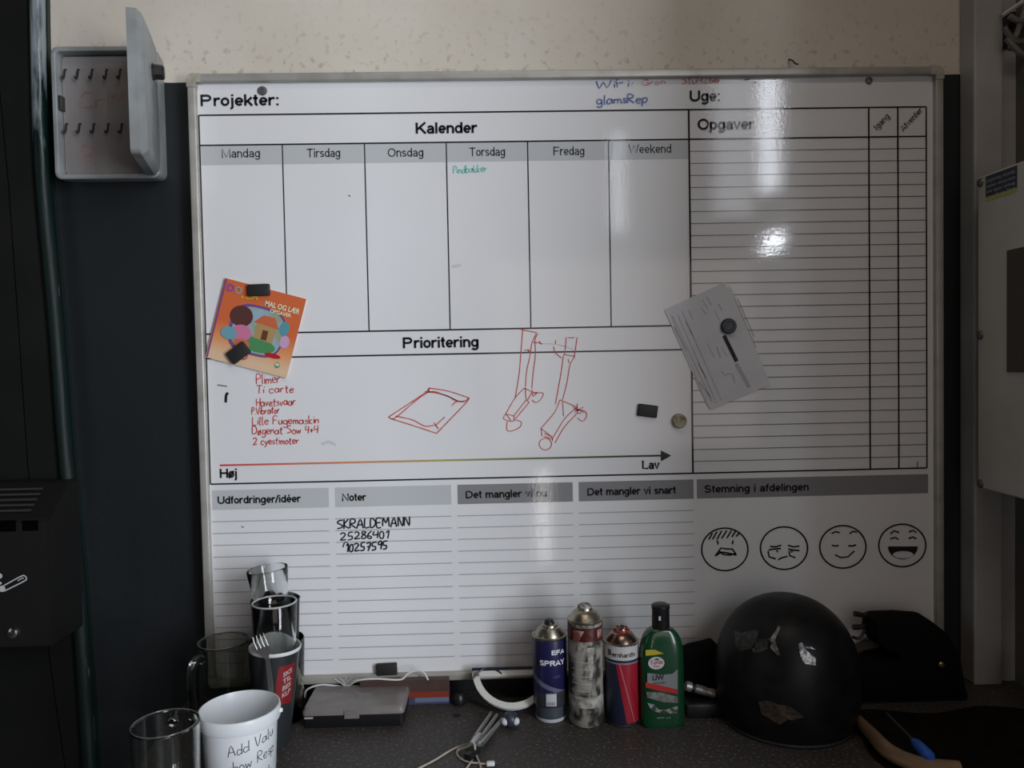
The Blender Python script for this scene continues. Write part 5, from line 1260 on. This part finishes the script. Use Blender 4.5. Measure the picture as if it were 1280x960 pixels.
hs([[(948, 877), (960, 875), (972, 880), (985, 882), (998, 890), (1004, 896), (992, 900), (985, 899), (974, 906), (962, 898), (952, 892)]], emb, 'emblem', 'worn bronze shield and bar emblem')
hs([[(952, 884), (1000, 890), (1000, 894), (952, 889)]], mat('emblem_bar', (.03, .028, .026), .5), 'emblem_bar', None, .0018)

# ------------------------------------------------------------------ black bag with clasp, right
bag_y = -.06
t = thing('tool_bag', 'black tool bag with clasp behind the helmet, right', 'bag', (on_y(1125, 850, bag_y).x, bag_y, 0))
o = lump('bag_body', 0, bag_y, outl([(1082, 768), (1090, 765), (1120, 764), (1148, 766), (1165, 777), (1182, 790), (1196, 815), (1203, 855), (1207, 895), (1100, 900), (1062, 890), (1064, 840), (1080, 824), (1112, 818), (1106, 806), (1088, 800), (1080, 785)], bag_y), .075, cloth_b, None); sub(o, t)
bm = bmesh.new()
for a_, b_ in (((1068, 767), (1084, 770)), ((1066, 784), (1084, 783))): tube(bm, [on_y(*a_, bag_y), on_y(*b_, bag_y)], [.0055, .0045], 10)
tube(bm, smooth_path([on_y(1082, 786, bag_y), on_y(1076, 796, bag_y), on_y(1071, 798, bag_y), on_y(1066, 796, bag_y)], 5), .003, 8)
sub(obj('clasp', bm, black_plastic, smooth=True), t)
bm = bmesh.new(); q = on_y(1177, 831, bag_y-.042); lathe(bm, [(0, .003), (.004, .0025), (.006, 0)], 12); bmesh.ops.transform(bm, matrix=Matrix.Translation(q) @ Matrix.Rotation(PI/2, 4, 'X'), verts=bm.verts[:]); sub(obj('brass_stud', bm, mat('brass', (.35, .30, .15), .35, .9), smooth=True), t)
gf = thing('grey_cloth', 'grey rag tucked behind the black tool bag', 'rag', (on_y(1088, 812, -.02).x, -.03, 0))
o = lump('cloth', 0, -.016, outl([(1068, 806), (1085, 800), (1105, 806), (1118, 822), (1112, 892), (1060, 892), (1062, 830)], -.016), .026, mat('grey_rag', (.11, .10, .09), .8, bump=.5, bscale=60), None); sub(o, gf)
# added near-black sheet that paints in the shade on the worktop's right end
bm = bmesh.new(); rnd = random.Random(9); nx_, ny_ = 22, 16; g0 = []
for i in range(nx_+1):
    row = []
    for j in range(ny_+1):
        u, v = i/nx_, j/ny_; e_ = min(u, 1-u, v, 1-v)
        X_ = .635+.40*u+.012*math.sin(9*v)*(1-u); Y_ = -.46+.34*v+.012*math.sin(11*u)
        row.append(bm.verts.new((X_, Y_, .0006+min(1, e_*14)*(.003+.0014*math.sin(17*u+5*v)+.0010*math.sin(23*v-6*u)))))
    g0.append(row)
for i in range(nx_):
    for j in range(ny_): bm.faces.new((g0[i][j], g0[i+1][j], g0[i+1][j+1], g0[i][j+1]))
tag(obj('shade_sheet', bm, mat('brown_black_shade', (.010, .008, .006), .9, spec=.1, col2=(.006, .005, .004), scale=30, bump=.4, bscale=90), smooth=True), 'brownish black sheet added as shade on the worktop under the wooden handle', 'cloth')
# wooden handle and blue-handled driver
wd = mat('worn_wood', (.30, .19, .10), .6, col2=(.18, .11, .06), scale=10, stretch=(1, 1, 6))
bm = bmesh.new(); pth = smooth_path([dz(1068, 896, .016), dz(1090, 918, .018), dz(1112, 940, .019), dz(1150, 956, .019), dz(1200, 962, .019)], 5)
tube(bm, pth, [.009+.004*min(i/8, 1) for i in range(len(pth))], 12)
tag(obj('wooden_handle', bm, wd, smooth=True), 'bent brown wooden handle lying right of the helmet', 'handle')
t = thing('screwdriver', 'screwdriver with blue handle beside the wooden handle', 'screwdriver', dz(1150, 935, 0))
q0, q1 = dz(1141, 925, .034), dz(1164, 948, .034)
bm = bmesh.new(); pth = [q0, q0+(q1-q0)*.2, q0+(q1-q0)*.5, q0+(q1-q0)*.9, q1]; tube(bm, pth, [.004, .0085, .0095, .0095, .006], 12); sub(obj('grip', bm, mat('blue_grip', (.03, .12, .50), .3), smooth=True), t)
bm = bmesh.new(); tube(bm, [q0+(q0-q1)*1.6, q0], .0028, 8); sub(obj('shank', bm, dark_steel), t)
bm = bmesh.new(); q = on_y(1277, 905, -.12); lathe(bm, [(0, 0), (.02, 0), (.022, .004), (.022, .07), (.012, .085), (.012, .1), (0, .1)], 24)
tag(obj('blue_bottle', bm, mat('blue_plastic', (.02, .09, .30), .35), smooth=True, loc=(q.x+.02, -.16, 0)), 'blue plastic bottle at the far right under the cabinet', 'bottle')
bpy.context.view_layer.update()
